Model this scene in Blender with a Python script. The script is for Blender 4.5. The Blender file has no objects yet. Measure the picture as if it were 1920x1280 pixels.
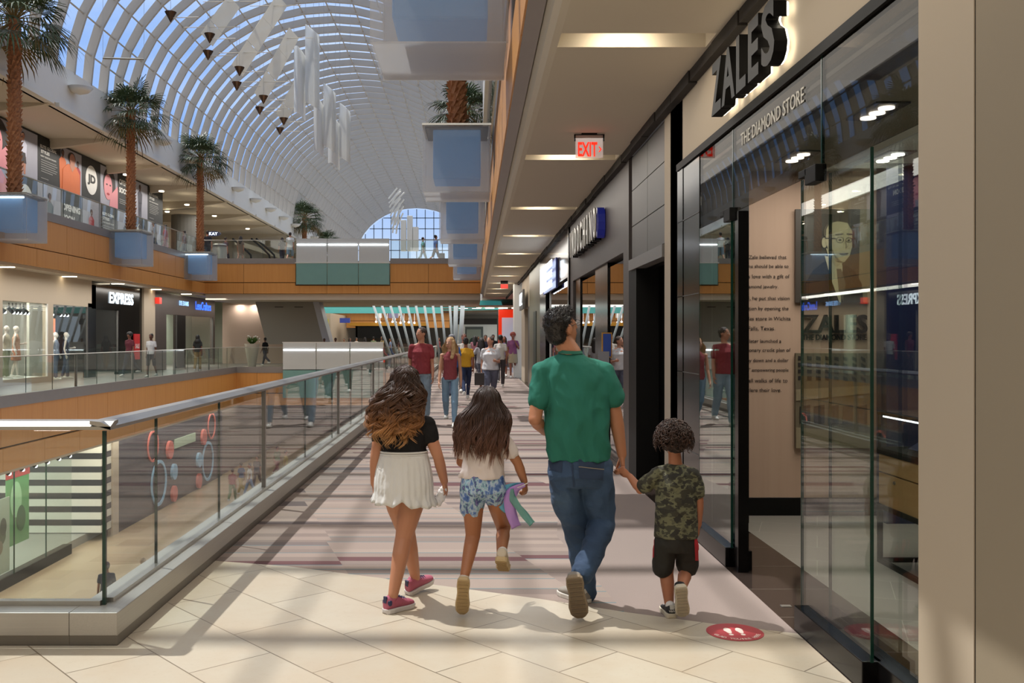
import bpy, math, random
from mathutils import Vector, Matrix, noise
from mathutils.bvhtree import BVHTree
SC = bpy.context.scene
COL = SC.collection
R = random.Random(7)
V = Vector
PI = math.pi

def lin(h):
    h = h.lstrip('#')
    o = []
    for i in (0, 2, 4):
        c = int(h[i:i+2], 16) / 255
        o.append(c / 12.92 if c <= .04045 else ((c + .055) / 1.055) ** 2.4)
    return (*o, 1)

# ---------------------------------------------------------------- camera, world, sun, exposure
FOC = 1770.0; CAMZ = 1.6; VX = 888.0; VY = 632.0
cd = bpy.data.cameras.new('camera'); cam = bpy.data.objects.new('camera', cd); COL.objects.link(cam)
cd.sensor_width = 36; cd.lens = FOC / 1920 * 36
cd.shift_x = (960 - VX) / 1920; cd.shift_y = (VY - 640) / 1920
cd.clip_start = .05; cd.clip_end = 600
cam.location = (0, 0, CAMZ); cam.rotation_euler = (PI / 2, 0, 0)
SC.camera = cam
SC.view_settings.view_transform = 'Standard'; SC.view_settings.look = 'None'
SC.view_settings.gamma = 1; SC.view_settings.exposure = 0.36; SC.view_settings.use_curve_mapping = False
SC.render.engine = 'CYCLES'
cy = SC.cycles
cy.max_bounces = 7; cy.diffuse_bounces = 3; cy.glossy_bounces = 3; cy.transmission_bounces = 3
cy.transparent_max_bounces = 14; cy.sample_clamp_indirect = 4; cy.caustics_reflective = False; cy.caustics_refractive = False
cy.use_adaptive_sampling = True; cy.adaptive_threshold = .03; cy.use_denoising = True

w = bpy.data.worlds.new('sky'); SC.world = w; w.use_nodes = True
nt = w.node_tree; nt.nodes.clear()
tc = nt.nodes.new('ShaderNodeTexCoord'); mp = nt.nodes.new('ShaderNodeMapping'); mp.inputs['Scale'].default_value = (1, 1, 2.2)
no = nt.nodes.new('ShaderNodeTexNoise'); no.inputs['Scale'].default_value = 3.2; no.inputs['Detail'].default_value = 6
rp = nt.nodes.new('ShaderNodeValToRGB'); rp.color_ramp.elements[0].position = .42; rp.color_ramp.elements[1].position = .72
rp.color_ramp.elements[0].color = lin('#7f9fd0'); rp.color_ramp.elements[1].color = lin('#c9d6ea')
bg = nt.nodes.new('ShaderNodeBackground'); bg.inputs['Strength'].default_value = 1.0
wo = nt.nodes.new('ShaderNodeOutputWorld')
L = nt.links.new
L(tc.outputs['Generated'], mp.inputs['Vector']); L(mp.outputs[0], no.inputs['Vector']); L(no.outputs['Fac'], rp.inputs[0]); L(rp.outputs[0], bg.inputs[0]); L(bg.outputs[0], wo.inputs[0])
# overhead sky brightened and whitened to add indoor light, deeper blue towards the horizon
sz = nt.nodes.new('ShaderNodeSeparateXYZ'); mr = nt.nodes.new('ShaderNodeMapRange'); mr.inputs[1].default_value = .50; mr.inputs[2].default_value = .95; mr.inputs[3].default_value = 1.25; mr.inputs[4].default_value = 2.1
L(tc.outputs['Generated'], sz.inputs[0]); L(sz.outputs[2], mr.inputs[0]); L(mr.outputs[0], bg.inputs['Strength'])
mc = nt.nodes.new('ShaderNodeMix'); mc.data_type = 'RGBA'; m2 = nt.nodes.new('ShaderNodeMapRange'); m2.inputs[1].default_value = .45; m2.inputs[2].default_value = .85
L(sz.outputs[2], m2.inputs[0]); L(m2.outputs[0], mc.inputs[0]); L(rp.outputs[0], mc.inputs[6]); mc.inputs[7].default_value = (.50, .48, .45, 1)
# pale band of haze low over the horizon
m3 = nt.nodes.new('ShaderNodeMapRange'); m3.inputs[1].default_value = .05; m3.inputs[2].default_value = .17; m3.inputs[3].default_value = 1; m3.inputs[4].default_value = 0; mh = nt.nodes.new('ShaderNodeMix'); mh.data_type = 'RGBA'
L(sz.outputs[2], m3.inputs[0]); L(m3.outputs[0], mh.inputs[0]); L(mc.outputs[2], mh.inputs[6]); mh.inputs[7].default_value = (.50, .58, .68, 1); L(mh.outputs[2], bg.inputs[0])
sd = bpy.data.lights.new('sun', 'SUN'); sun = bpy.data.objects.new('sun', sd); COL.objects.link(sun)
sd.energy = 3.7; sd.angle = math.radians(.6); sd.color = (1, .95, .87)
sun.rotation_euler = V((.42, -.23, -1)).to_track_quat('-Z', 'Y').to_euler(); sun.location = (-20, 20, 40)

def area(name, loc, size, power, col=(1, .95, .87), sy=None, rot=(0, 0, 0)):
    d = bpy.data.lights.new(name, 'AREA'); d.energy = power; d.color = col; d.shape = 'RECTANGLE'; d.size = size; d.size_y = sy or size
    o = bpy.data.objects.new(name, d); COL.objects.link(o); o.location = loc; o.rotation_euler = rot
    return o
# ceiling lamps of the corridors and shops (walkway, far concourse, opposite walkways, ground floor, jewellery shop), then an added atrium fill
area('corridor_lamp', (1.0, 13, 3.7), 1.0, 110, sy=24)
area('corridor_lamp', (1.0, 38, 3.7), 1.2, 160, sy=22)
area('concourse_lamp', (-5, 66, 3.6), 14, 900, sy=16)
area('opposite_lamp', (-14.0, 38, 3.7), 1.2, 380, sy=30)
area('ground_lamp', (-13.9, 34, -2.15), 1.5, 900, (1, .95, .88), sy=44)
area('ground_lamp', (-1, 30, -1.2), 1.5, 900, (1, .95, .88), sy=44)
area('upper_lamp', (-16.3, 44, 9.3), 2, 700, sy=50)
area('shop_lamp', (3.0, 6.4, 3.05), 1.3, 42, (1, .95, .85), sy=3.4)
area('atrium_fill', (-3, -4, 9.6), 8, 300, (1, .97, .93), sy=5, rot=(math.radians(50), 0, 0))  # unseen fill light added behind the camera to lift the atrium

# ---------------------------------------------------------------- helpers
ORG = {}
def setp(o, label=None, cat=None, group=None, kind=None):
    if label: o['label'] = label
    if cat: o['category'] = cat
    if group: o['group'] = group
    if kind: o['kind'] = kind
    return o
def root(name, loc, label, cat, group=None):
    o = bpy.data.objects.new(name, None); COL.objects.link(o); o.location = loc; o.empty_display_size = .1
    ORG[o.name] = V(loc)
    return setp(o, label, cat, group)
def dup(o, loc=None, rotz=None, label=None, group=None, scale=None):
    def rec(s, par):
        c = s.copy(); COL.objects.link(c); c.parent = par
        for k in s.children: rec(k, c)
        return c
    c = rec(o, None)
    if loc is not None: c.location = loc
    if rotz is not None: c.rotation_euler = (0, 0, rotz)
    if scale: c.scale = scale if hasattr(scale, '__len__') else (scale,) * 3
    if label: c['label'] = label
    if group: c['group'] = group
    return c
def at(x, y, Y): return V(((x - VX) / FOC * Y, Y, CAMZ - (y - VY) / FOC * Y))
def Xa(x, Y): return (x - VX) / FOC * Y
def Za(y, Y): return CAMZ - (y - VY) / FOC * Y

class MB:
    def __init__(s): s.v = []; s.f = []
    def add(s, vs, fs):
        b = len(s.v); s.v += [V(p) for p in vs]; s.f += [[i + b for i in f] for f in fs]; return s
    def box(s, x0, x1, y0, y1, z0, z1):
        return s.add([(x0,y0,z0),(x1,y0,z0),(x1,y1,z0),(x0,y1,z0),(x0,y0,z1),(x1,y0,z1),(x1,y1,z1),(x0,y1,z1)],
                     [(0,3,2,1),(4,5,6,7),(0,1,5,4),(1,2,6,5),(2,3,7,6),(3,0,4,7)])
    def obox(s, c, u, v, w):   # centre and three half-axis vectors
        c, u, v, w = V(c), V(u), V(v), V(w)
        return s.add([c-u-v-w, c+u-v-w, c+u+v-w, c-u+v-w, c-u-v+w, c+u-v+w, c+u+v+w, c-u+v+w],
                     [(0,3,2,1),(4,5,6,7),(0,1,5,4),(1,2,6,5),(2,3,7,6),(3,0,4,7)])
    def quad(s, *p): return s.add(p, [list(range(len(p)))])
    def prism(s, poly, d):    # polygon of 3d points extruded by vector d
        n = len(poly); d = V(d); a = [V(p) for p in poly]
        return s.add(a + [p + d for p in a], [list(range(n))[::-1], list(range(n, 2*n))] + [[i, (i+1) % n, (i+1) % n + n, i + n] for i in range(n)])
    def loft(s, rings, cap=True):   # rings of equal-length point lists
        b = len(s.v); n = len(rings[0])
        for r in rings: s.v += [V(p) for p in r]
        for k in range(len(rings) - 1):
            for i in range(n):
                j = (i + 1) % n
                s.f.append([b + k*n + i, b + k*n + j, b + (k+1)*n + j, b + (k+1)*n + i])
        if cap:
            s.f.append([b + i for i in range(n)][::-1]); s.f.append([b + (len(rings)-1)*n + i for i in range(n)])
        return s
    def eloft(s, secs, n=18, cap=True):  # sections: centre, half axis u, half axis v
        return s.loft([[V(c) + V(u) * math.cos(2*PI*i/n) + V(v) * math.sin(2*PI*i/n) for i in range(n)] for c, u, v in secs], cap)
    def tube(s, pts, rad, n=8, cap=True):
        pts = [V(p) for p in pts]
        if not hasattr(rad, '__len__'): rad = [rad] * len(pts)
        t0 = (pts[1] - pts[0]).normalized()
        u = t0.orthogonal().normalized(); rings = []
        for i, p in enumerate(pts):
            t = (pts[min(i+1, len(pts)-1)] - pts[max(i-1, 0)]).normalized()
            u = (u - t * u.dot(t))
            u = u.normalized() if u.length > 1e-6 else t.orthogonal().normalized()
            w_ = t.cross(u)
            rings.append([p + (u * math.cos(2*PI*k/n) + w_ * math.sin(2*PI*k/n)) * rad[i] for k in range(n)])
        return s.loft(rings, cap)
    def ell(s, c, r, M=None, nu=14, nv=9):
        c = V(c); vs = []; fs = []
        if not hasattr(r, '__len__'): r = (r, r, r)
        M = M or Matrix.Identity(3)
        for j in range(1, nv):
            th = PI * j / nv
            for i in range(nu):
                ph = 2*PI*i/nu
                vs.append(c + M @ V((r[0]*math.sin(th)*math.cos(ph), r[1]*math.sin(th)*math.sin(ph), r[2]*math.cos(th))))
        top = len(vs); vs.append(c + M @ V((0,0,r[2]))); vs.append(c + M @ V((0,0,-r[2])))
        for j in range(nv-2):
            for i in range(nu):
                k = (i+1) % nu
                fs.append([j*nu+i, (j+1)*nu+i, (j+1)*nu+k, j*nu+k])
        for i in range(nu):
            k = (i+1) % nu
            fs.append([top, i, k]); fs.append([top+1, (nv-2)*nu+k, (nv-2)*nu+i])
        return s.add(vs, fs)
    def limb(s, pts, rad, n=14):  # rounded tapered limb
        s.tube(pts, rad, n)
        for p, r_ in zip(pts, rad): s.ell(p, r_ * .99, nu=12, nv=8)
        return s
    def lathe(s, c, prof, n=24):  # profile list of (r, z)
        c = V(c)
        return s.loft([[c + V((r_*math.cos(2*PI*i/n), r_*math.sin(2*PI*i/n), z)) for i in range(n)] for r_, z in prof])
    def obj(s, name, mat, parent=None, smooth=False, bevel=0, label=None, cat=None, group=None, kind=None):
        me = bpy.data.meshes.new(name)
        if parent is not None: o0 = ORG[parent.name]
        elif kind: o0 = V((0, 0, 0))
        else:
            xs = [p.x for p in s.v]; ys = [p.y for p in s.v]; zs = [p.z for p in s.v]
            o0 = V(((min(xs)+max(xs))/2, (min(ys)+max(ys))/2, min(zs)))
        me.from_pydata([p - o0 for p in s.v], [], s.f); me.validate()
        return fin(me, name, mat, parent, o0, smooth, bevel, label, cat, group, kind)
    def skin(s, name, mat, parent, voxel=.012, it=4, wr=0, ws=9, fac=.5, seed=0, label=None, post=None):
        me = bpy.data.meshes.new('tmp'); me.from_pydata(s.v, [], s.f)
        o = bpy.data.objects.new('tmp', me); COL.objects.link(o)
        m = o.modifiers.new('r', 'REMESH'); m.mode = 'VOXEL'; m.voxel_size = voxel; m.use_smooth_shade = True
        if it: m2 = o.modifiers.new('s', 'SMOOTH'); m2.factor = fac; m2.iterations = it
        dg = bpy.context.evaluated_depsgraph_get(); dg.update()
        m3 = bpy.data.meshes.new_from_object(o.evaluated_get(dg))
        bpy.data.objects.remove(o); bpy.data.meshes.remove(me)
        if wr:
            nn = [v.normal.copy() for v in m3.vertices]
            for v, n_ in zip(m3.vertices, nn):
                p = v.co
                a = noise.noise(V((p.x*ws, p.y*ws, p.z*ws*.6 + seed)))
                b = 1 - abs(noise.noise(V((p.x*ws*1.2 + 5 + p.z*ws*.8, p.y*ws, p.z*ws*.55 - p.x*ws*.5 + seed)))) * 2.6
                v.co = p + n_ * wr * (a + .7 * b)
        if post: post(m3)
        o0 = ORG[parent.name]
        for v in m3.vertices: v.co = v.co - o0
        return fin(m3, name, mat, parent, o0, True, 0, label)
def fin(me, name, mat, parent, o0, smooth=False, bevel=0, label=None, cat=None, group=None, kind=None):
    me.name = name
    if mat is not None: me.materials.clear(); me.materials.append(mat)
    if smooth:
        me.polygons.foreach_set('use_smooth', [True] * len(me.polygons))
    o = bpy.data.objects.new(name, me); COL.objects.link(o)
    if parent is not None: o.parent = parent; ORG[o.name] = o0
    else: o.location = o0; ORG[o.name] = o0
    if bevel:
        m = o.modifiers.new('bevel', 'BEVEL'); m.width = bevel; m.segments = 2; m.limit_method = 'ANGLE'
    return setp(o, label, cat, group, kind)
def text(s, mat, parent, c, u, n, w=None, h=None, ext=.004, bold=.0, name='lettering', label=None, cat=None, off=0, kind=None):
    """lettering centred at c; u reading direction, n facing direction; fitted to width w and height h"""
    cu = bpy.data.curves.new('t', 'FONT'); cu.body = s; cu.align_x = 'CENTER'; cu.size = 1; cu.offset = bold; cu.extrude = 0; cu.resolution_u = 3
    o = bpy.data.objects.new('t', cu); COL.objects.link(o)
    dg = bpy.context.evaluated_depsgraph_get(); dg.update()
    me = bpy.data.meshes.new_from_object(o.evaluated_get(dg)); bpy.data.objects.remove(o); bpy.data.curves.remove(cu)
    xs = [v.co.x for v in me.vertices]; ys = [v.co.y for v in me.vertices]
    if not xs: return None
    x0, x1, y0, y1 = min(xs), max(xs), min(ys), max(ys)
    sx = w / (x1-x0) if w else None; sy = h / (y1-y0) if h else None
    sx = sx or sy; sy = sy or sx
    u = V(u).normalized(); n = V(n).normalized(); up = n.cross(u); c = V(c)
    # extrude by duplicating the flat faces: front cap plus side walls
    m = MB(); nv = len(me.vertices); P = [c + u*((v.co.x-(x0+x1)/2)*sx) + up*((v.co.y-(y0+y1)/2)*sy) + n*off for v in me.vertices]
    ec = {}
    for p in me.polygons:
        vs = list(p.vertices)
        for a, b in zip(vs, vs[1:] + vs[:1]): ec[(a, b)] = 1
    fs = [[i + nv for i in p.vertices] for p in me.polygons]
    fs += [[a, b, b + nv, a + nv] for (a, b) in ec if (b, a) not in ec]
    m.add(P + [p + n*ext for p in P], fs)
    bpy.data.meshes.remove(me)
    return m.obj(name, mat, parent, label=label, cat=cat, kind=kind)
class Face:
    """a flat panel frame: origin lower left, u across, v up, n outwards; sizes in metres"""
    def __init__(s, o, u, v, w, h, parent): s.o, s.u, s.v, s.w, s.h, s.p = V(o), V(u).normalized(), V(v).normalized(), w, h, parent; s.n = s.u.cross(s.v); s.k = 0
    def pt(s, a, b, d=0): return s.o + s.u*(a*s.w) + s.v*(b*s.h) + s.n*d
    def poly(s, name, mat, pts, d=.006, t=.004): return MB().prism([s.pt(a, b, d) for a, b in pts], s.n*t).obj(name, mat, s.p)
    def disc(s, name, mat, a, b, ra, rb, d=.006, t=.004, n=28): return s.poly(name, mat, [(a+ra*math.cos(2*PI*i/n), b+rb*math.sin(2*PI*i/n)) for i in range(n)], d, t)
    def txt(s, st, mat, a, b, w=None, h=None, d=.008, bold=0, name='lettering'): return text(st, mat, s.p, s.pt(a, b), s.u, s.n, w*s.w if w else None, h*s.h if h else None, .003, bold, name, off=d)

# ---------------------------------------------------------------- materials
class NT:
    def __init__(s, name):
        s.m = bpy.data.materials.new(name); s.m.use_nodes = True; s.t = s.m.node_tree; s.t.nodes.clear()
        s.out = s.t.nodes.new('ShaderNodeOutputMaterial'); s.geo = None
    def n(s, ty, **kw):
        x = s.t.nodes.new('ShaderNode' + ty)
        for k, v in kw.items(): setattr(x, k, v)
        return x
    def l(s, a, b): s.t.links.new(a, b)
    def put(s, sock, val):
        if isinstance(val, bpy.types.NodeSocket): s.l(val, sock)
        elif val is not None: sock.default_value = val
    def math(s, op, a, b=None, c=None):
        x = s.n('Math', operation=op); s.put(x.inputs[0], a); s.put(x.inputs[1], b)
        if c is not None: s.put(x.inputs[2], c)
        return x.outputs[0]
    def pos(s, loc=(0,0,0), rot=(0,0,0), scale=(1,1,1), gen=False):
        if gen is True: src = s.n('TexCoord').outputs['Generated']
        elif gen == 'obj': src = s.n('TexCoord').outputs['Object']
        else: src = s.n('NewGeometry').outputs['Position']
        m = s.n('Mapping'); s.l(src, m.inputs[0]); m.inputs[1].default_value = loc; m.inputs[2].default_value = rot; m.inputs[3].default_value = scale
        return m.outputs[0]
    def noise(s, vec, scale, detail=3, rough=.5):
        x = s.n('TexNoise'); s.l(vec, x.inputs['Vector']); x.inputs['Scale'].default_value = scale; x.inputs['Detail'].default_value = detail; x.inputs['Roughness'].default_value = rough
        return x.outputs['Fac']
    def ramp(s, fac, stops, const=False):
        x = s.n('ValToRGB'); r_ = x.color_ramp; r_.interpolation = 'CONSTANT' if const else 'LINEAR'
        while len(r_.elements) < len(stops): r_.elements.new(.5)
        for e, (p, c) in zip(r_.elements, stops): e.position = p; e.color = lin(c)
        s.l(fac, x.inputs[0]); return x.outputs[0]
    def mix(s, f, a, b, mode='MIX'):
        x = s.n('Mix', data_type='RGBA', blend_type=mode); s.put(x.inputs[0], f); s.put(x.inputs[6], a); s.put(x.inputs[7], b); return x.outputs[2]
    def bump(s, h, st=.3, dist=.01):
        x = s.n('Bump'); s.l(h, x.inputs['Height']); x.inputs['Strength'].default_value = st; x.inputs['Distance'].default_value = dist; return x.outputs[0]
    def bsdf(s, col, rough=.5, metal=0, bump=None, emis=None, es=0, spec=.5, sss=0):
        b = s.n('BsdfPrincipled'); s.put(b.inputs['Base Color'], lin(col) if isinstance(col, str) else col)
        s.put(b.inputs['Roughness'], rough); b.inputs['Metallic'].default_value = metal; b.inputs['Specular IOR Level'].default_value = spec
        if bump is not None: s.l(bump, b.inputs['Normal'])
        if emis: b.inputs['Emission Color'].default_value = lin(emis); b.inputs['Emission Strength'].default_value = es
        s.l(b.outputs[0], s.out.inputs[0]); return s.m
def P(name, col, rough=.55, metal=0, var=.06, sc=3.0, emis=None, es=0, bump=0, bs=60, spec=.5):
    """plain finish with a slight procedural variation"""
    t = NT(name); p = t.pos(gen='obj')
    c = lin(col); f = t.noise(p, sc, 3)
    a = tuple(x*(1-var) for x in c[:3]) + (1,); b = tuple(min(1, x*(1+var)) for x in c[:3]) + (1,)
    cc = t.mix(f, a, b)
    bb = t.bump(t.noise(p, bs, 2), bump) if bump else None
    return t.bsdf(cc, rough, metal, bb, emis, es, spec)
def E(name, col, st): 
    t = NT(name); e = t.n('Emission'); e.inputs[0].default_value = lin(col); e.inputs[1].default_value = st; t.l(e.outputs[0], t.out.inputs[0]); return t.m
def glass(name, tint='#e4f2ec', base=.04, top=.85, rough=0.0, dirt=0, pw=5.0):
    t = NT(name); lw = t.n('LayerWeight'); lw.inputs[0].default_value = .5
    f = t.math('POWER', lw.outputs['Facing'], pw); f = t.math('MULTIPLY_ADD', f, top, base)
    a = t.n('BsdfTransparent'); a.inputs[0].default_value = lin(tint); g = t.n('BsdfGlossy'); g.inputs['Roughness'].default_value = rough; g.inputs[0].default_value = (1,1,1,1)
    m = t.n('MixShader'); t.l(f, m.inputs[0]); t.l(a.outputs[0], m.inputs[1]); t.l(g.outputs[0], m.inputs[2])
    if dirt:
        d = t.n('BsdfDiffuse'); d.inputs[0].default_value = (.8,.8,.8,1); m2 = t.n('MixShader'); m2.inputs[0].default_value = dirt
        t.l(m.outputs[0], m2.inputs[1]); t.l(d.outputs[0], m2.inputs[2]); m = m2
    t.l(m.outputs[0], t.out.inputs[0]); return t.m
def frosted(name, col, tr=.5, rough=.4):
    t = NT(name); a = t.n('BsdfTransparent'); a.inputs[0].default_value = lin(col); d = t.n('BsdfPrincipled'); d.inputs['Base Color'].default_value = lin(col); d.inputs['Roughness'].default_value = rough
    tl = t.n('BsdfTranslucent'); tl.inputs[0].default_value = lin(col); m0 = t.n('MixShader'); m0.inputs[0].default_value = .4; t.l(d.outputs[0], m0.inputs[1]); t.l(tl.outputs[0], m0.inputs[2])
    m = t.n('MixShader'); m.inputs[0].default_value = tr; t.l(m0.outputs[0], m.inputs[1]); t.l(a.outputs[0], m.inputs[2]); t.l(m.outputs[0], t.out.inputs[0]); return t.m

def m_wood(name, c1, c2, scale=1, vert=True, rough=.38, axis='xy'):
    t = NT(name); p = t.pos(scale=(22*scale, 22*scale, .6*scale) if vert else (1.2*scale, 22*scale, 22*scale))
    f = t.noise(p, 1.0, 4, .6); p2 = t.pos(scale=(5, 5, .15)); g = t.noise(p2, 1, 2)
    c = t.mix(f, lin(c1), lin(c2)); c = t.mix(t.math('MULTIPLY', g, .5), c, lin(c1))
    return t.bsdf(c, rough, 0, None, spec=.35)
def m_tile():
    t = NT('cream_marble_tile'); p = t.pos(loc=(.35, .2, 0), rot=(0, 0, math.radians(48)))
    b = t.n('TexBrick'); b.offset = .5; b.squash = 1
    t.l(p, b.inputs['Vector']); b.inputs['Color1'].default_value = lin('#c1b8a6'); b.inputs['Color2'].default_value = lin('#b5a995'); b.inputs['Mortar'].default_value = lin('#6b5f4e')
    b.inputs['Scale'].default_value = 1; b.inputs['Mortar Size'].default_value = .0035; b.inputs['Mortar Smooth'].default_value = 0; b.inputs['Brick Width'].default_value = .78; b.inputs['Row Height'].default_value = .44
    f = t.noise(t.pos(), 2.2, 6, .62); c = t.mix(t.ramp(f, [(.36, '#000000'), (.62, '#a0a0a0')]), b.outputs['Color'], lin('#b09a80'))
    s = t.noise(t.pos(), 30, 3, .7); c = t.mix(t.ramp(s, [(.58, '#000000'), (.72, '#707070')]), c, lin('#8f7c62'))
    return t.bsdf(c, t.math('MULTIPLY_ADD', f, .2, .22), 0, spec=.4)
def m_carpet():
    t = NT('striped_carpet'); sx = t.n('SeparateXYZ'); t.l(t.n('NewGeometry').outputs['Position'], sx.inputs[0])
    x, y = sx.outputs[0], sx.outputs[1]
    def wn(a, b):
        q = t.n('CombineXYZ'); t.put(q.inputs[0], a); t.put(q.inputs[1], b); w_ = t.n('TexWhiteNoise', noise_dimensions='2D'); t.l(q.outputs[0], w_.inputs['Vector']); return w_.outputs['Value']
    # wide slabs set side by side, each with its own stripe sequence
    band = t.math('FLOOR', t.math('DIVIDE', t.math('ADD', y, 0.15), 1.9))
    sh = t.math('MULTIPLY', wn(band, 3.3), 1.6)
    seg = t.math('FLOOR', t.math('DIVIDE', t.math('ADD', t.math('ADD', x, sh), t.math('MULTIPLY', y, .3)), 1.35))
    rowy = t.math('ADD', t.math('DIVIDE', y, .125), t.math('MULTIPLY', wn(seg, band), 7.0))
    row = t.math('FLOOR', rowy)
    c = t.ramp(wn(row, seg), [(0, '#9d8d84'), (.25, '#94857d'), (.42, '#a39389'), (.60, '#8b7d76'), (.74, '#998a80'), (.86, '#6a4c4e'), (.92, '#6b6160'), (.96, '#7b706d')], True)
    fr = t.math('FRACT', rowy); thin = t.math('MULTIPLY', t.math('LESS_THAN', fr, .11), t.math('GREATER_THAN', wn(row, t.math('ADD', seg, 40)), .72))
    c = t.mix(thin, c, lin('#5f7f86'))
    bd = t.math('GREATER_THAN', x, t.math('MULTIPLY_ADD', t.math('SUBTRACT', t.math('PINGPONG', t.math('ADD', y, 1.4), 9), 4.5), -.10, 1.12))
    c = t.mix(bd, c, lin('#94867f'))
    f = t.noise(t.pos(), 160, 2, .8); c = t.mix(t.math('MULTIPLY', f, .35), c, lin('#5a4c48'))
    return t.bsdf(c, .95, 0, t.bump(f, .25, .004), spec=.1)
def m_brushed(name, col, rough=.35, ax=0, metal=.85):
    t = NT(name); sc = [160, 160, 160]; sc[ax] = 1.5
    f = t.noise(t.pos(scale=tuple(sc)), 1, 2); c = lin(col)
    return t.bsdf(t.mix(f, tuple(x*.88 for x in c[:3])+(1,), tuple(min(1, x*1.08) for x in c[:3])+(1,)), rough, metal)
def m_granite():
    t = NT('black_granite'); p = t.pos(); b = t.n('TexBrick'); b.offset = 0
    t.l(p, b.inputs['Vector']); b.inputs['Color1'].default_value = lin('#2e2622'); b.inputs['Color2'].default_value = lin('#2a2320'); b.inputs['Mortar'].default_value = lin('#7d746a')
    b.inputs['Scale'].default_value = 1; b.inputs['Mortar Size'].default_value = .002; b.inputs['Brick Width'].default_value = 3; b.inputs['Row Height'].default_value = .6
    s = t.noise(p, 220, 2); return t.bsdf(t.mix(t.math('MULTIPLY', s, .25), b.outputs[0], lin('#5a4c44')), .08)
def m_floor_tiles(name, c1, c2, w_, h_, mort, rough=.3, rot=0, ms=.003):
    t = NT(name); p = t.pos(rot=(0, 0, rot)); b = t.n('TexBrick'); b.offset = .5; t.l(p, b.inputs['Vector'])
    b.inputs['Color1'].default_value = lin(c1); b.inputs['Color2'].default_value = lin(c2); b.inputs['Mortar'].default_value = lin(mort)
    b.inputs['Scale'].default_value = 1; b.inputs['Mortar Size'].default_value = ms; b.inputs['Brick Width'].default_value = w_; b.inputs['Row Height'].default_value = h_
    f = t.noise(t.pos(), 1.2, 4); return t.bsdf(t.mix(t.math('MULTIPLY', f, .4), b.outputs[0], lin(c2)), rough)
def m_marks(name, stops, sc=8, const=True, gen='obj', scale=(1,1,1), detail=2, rough=.8, bump=0):
    t = NT(name); p = t.pos(gen=gen, scale=scale); f = t.noise(p, sc, detail)
    return t.bsdf(t.ramp(f, stops, const), rough, 0, t.bump(t.noise(p, 150, 2), bump) if bump else None, spec=.2)
def cloth(name, col, fold=.5, fs=7, rough=.85, var=.05, dist=.05):
    t = NT(name); p = t.pos(gen='obj'); c = lin(col); f = t.noise(p, 3, 3)
    cc = t.mix(f, tuple(x*(1-var) for x in c[:3])+(1,), tuple(min(1, x*(1+var)) for x in c[:3])+(1,))
    n1 = t.noise(t.pos(gen='obj', scale=(1, 1, .45), rot=(.3, .5, 0)), fs, 2, .45); n2 = t.noise(t.pos(gen='obj', scale=(1, 1, .6), rot=(-.4, -.6, 0)), fs*2.1, 2, .4)
    b1 = t.n('Bump'); t.l(t.math('ADD', n1, t.math('MULTIPLY', n2, .35)), b1.inputs['Height']); b1.inputs['Strength'].default_value = fold; b1.inputs['Distance'].default_value = dist
    b2 = t.n('Bump'); t.l(t.noise(p, 320, 2), b2.inputs['Height']); b2.inputs['Strength'].default_value = .15; b2.inputs['Distance'].default_value = .002; t.l(b1.outputs[0], b2.inputs['Normal'])
    return t.bsdf(cc, rough, 0, b2.outputs[0], spec=.25)
def m_skin(name, col):
    t = NT(name); p = t.pos(gen='obj'); c = lin(col); f = t.noise(p, 7, 3)
    b = t.bsdf(t.mix(f, c, (min(1, c[0]*1.12), c[1]*.93, c[2]*.86, 1)), .5, 0, t.bump(t.noise(p, 260, 2), .06), spec=.4); return b
def m_hair(name, stops, rough=.42, z=True):
    t = NT(name)
    if z:
        g = t.n('SeparateXYZ'); t.l(t.n('TexCoord').outputs['Generated'], g.inputs[0]); f = t.math('ADD', g.outputs[2], t.math('MULTIPLY', t.math('SUBTRACT', t.noise(t.pos(gen='obj', scale=(60, 60, 14)), 1, 3), .5), .42))
    else: f = t.noise(t.pos(gen='obj', scale=(70, 70, 25)), 1, 3)
    return t.bsdf(t.ramp(f, stops), rough, 0, spec=.45)
# ---------------------------------------------------------------- shared finishes
XL, XU, XR = -12.7, -14.6, .364        # lower left edge, upper left edge, upper right edge
M = {}
M['tile'] = m_tile(); M['carpet'] = m_carpet(); M['granite'] = m_granite()
M['wood'] = m_wood('honey_wood_panel', '#dba05a', '#bd7a3a')
M['joint'] = P('dark_joint', '#3a2415', .8)
M['grey'] = P('grey_metal_band', '#8d8783', .4, .3)
M['steel'] = m_brushed('brushed_steel', '#b9b6ae', .3, 0); M['steely'] = m_brushed('brushed_steel_long', '#b9b6b0', .3, 1)
M['curb'] = m_brushed('stainless_curb', '#b3afa8', .4, 0, .55); M['curby'] = m_brushed('stainless_curb_long', '#b3afa8', .4, 1, .55)
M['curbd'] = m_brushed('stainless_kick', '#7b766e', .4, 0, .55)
M['glass'] = glass('clear_railing_glass', '#f5f9f7', .03, .6, dirt=.012)
M['gedge'] = P('green_glass_edge', '#16382f', .1)
M['vglass'] = glass('vault_glass', '#eef3fa', .02, .22)
M['shopglass'] = glass('shop_glass', '#f2f6f3', .03, .7, pw=4.6); M['farglass'] = glass('shop_glass_far', '#cfe0d8', .04, .9, pw=2.8)
M['darkglass'] = glass('smoked_transom', '#c9c5be', .04, .22, pw=6.0)
M['soffit'] = P('cream_plaster', '#cdc3b2', .85, sc=.6, var=.03)
M['cream'] = P('cream_wall', '#b0a18c', .7, sc=1, var=.03)
M['white'] = P('white_paint', '#dedbd3', .6, var=.02); M['vault'] = P('vault_steel_paint', '#b0a99f', .6, var=.03)
M['black'] = P('black_gloss', '#0d0c0c', .16, spec=.22); M['blackm'] = P('black_matt', '#0a0a09', .55, spec=.2)
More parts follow.
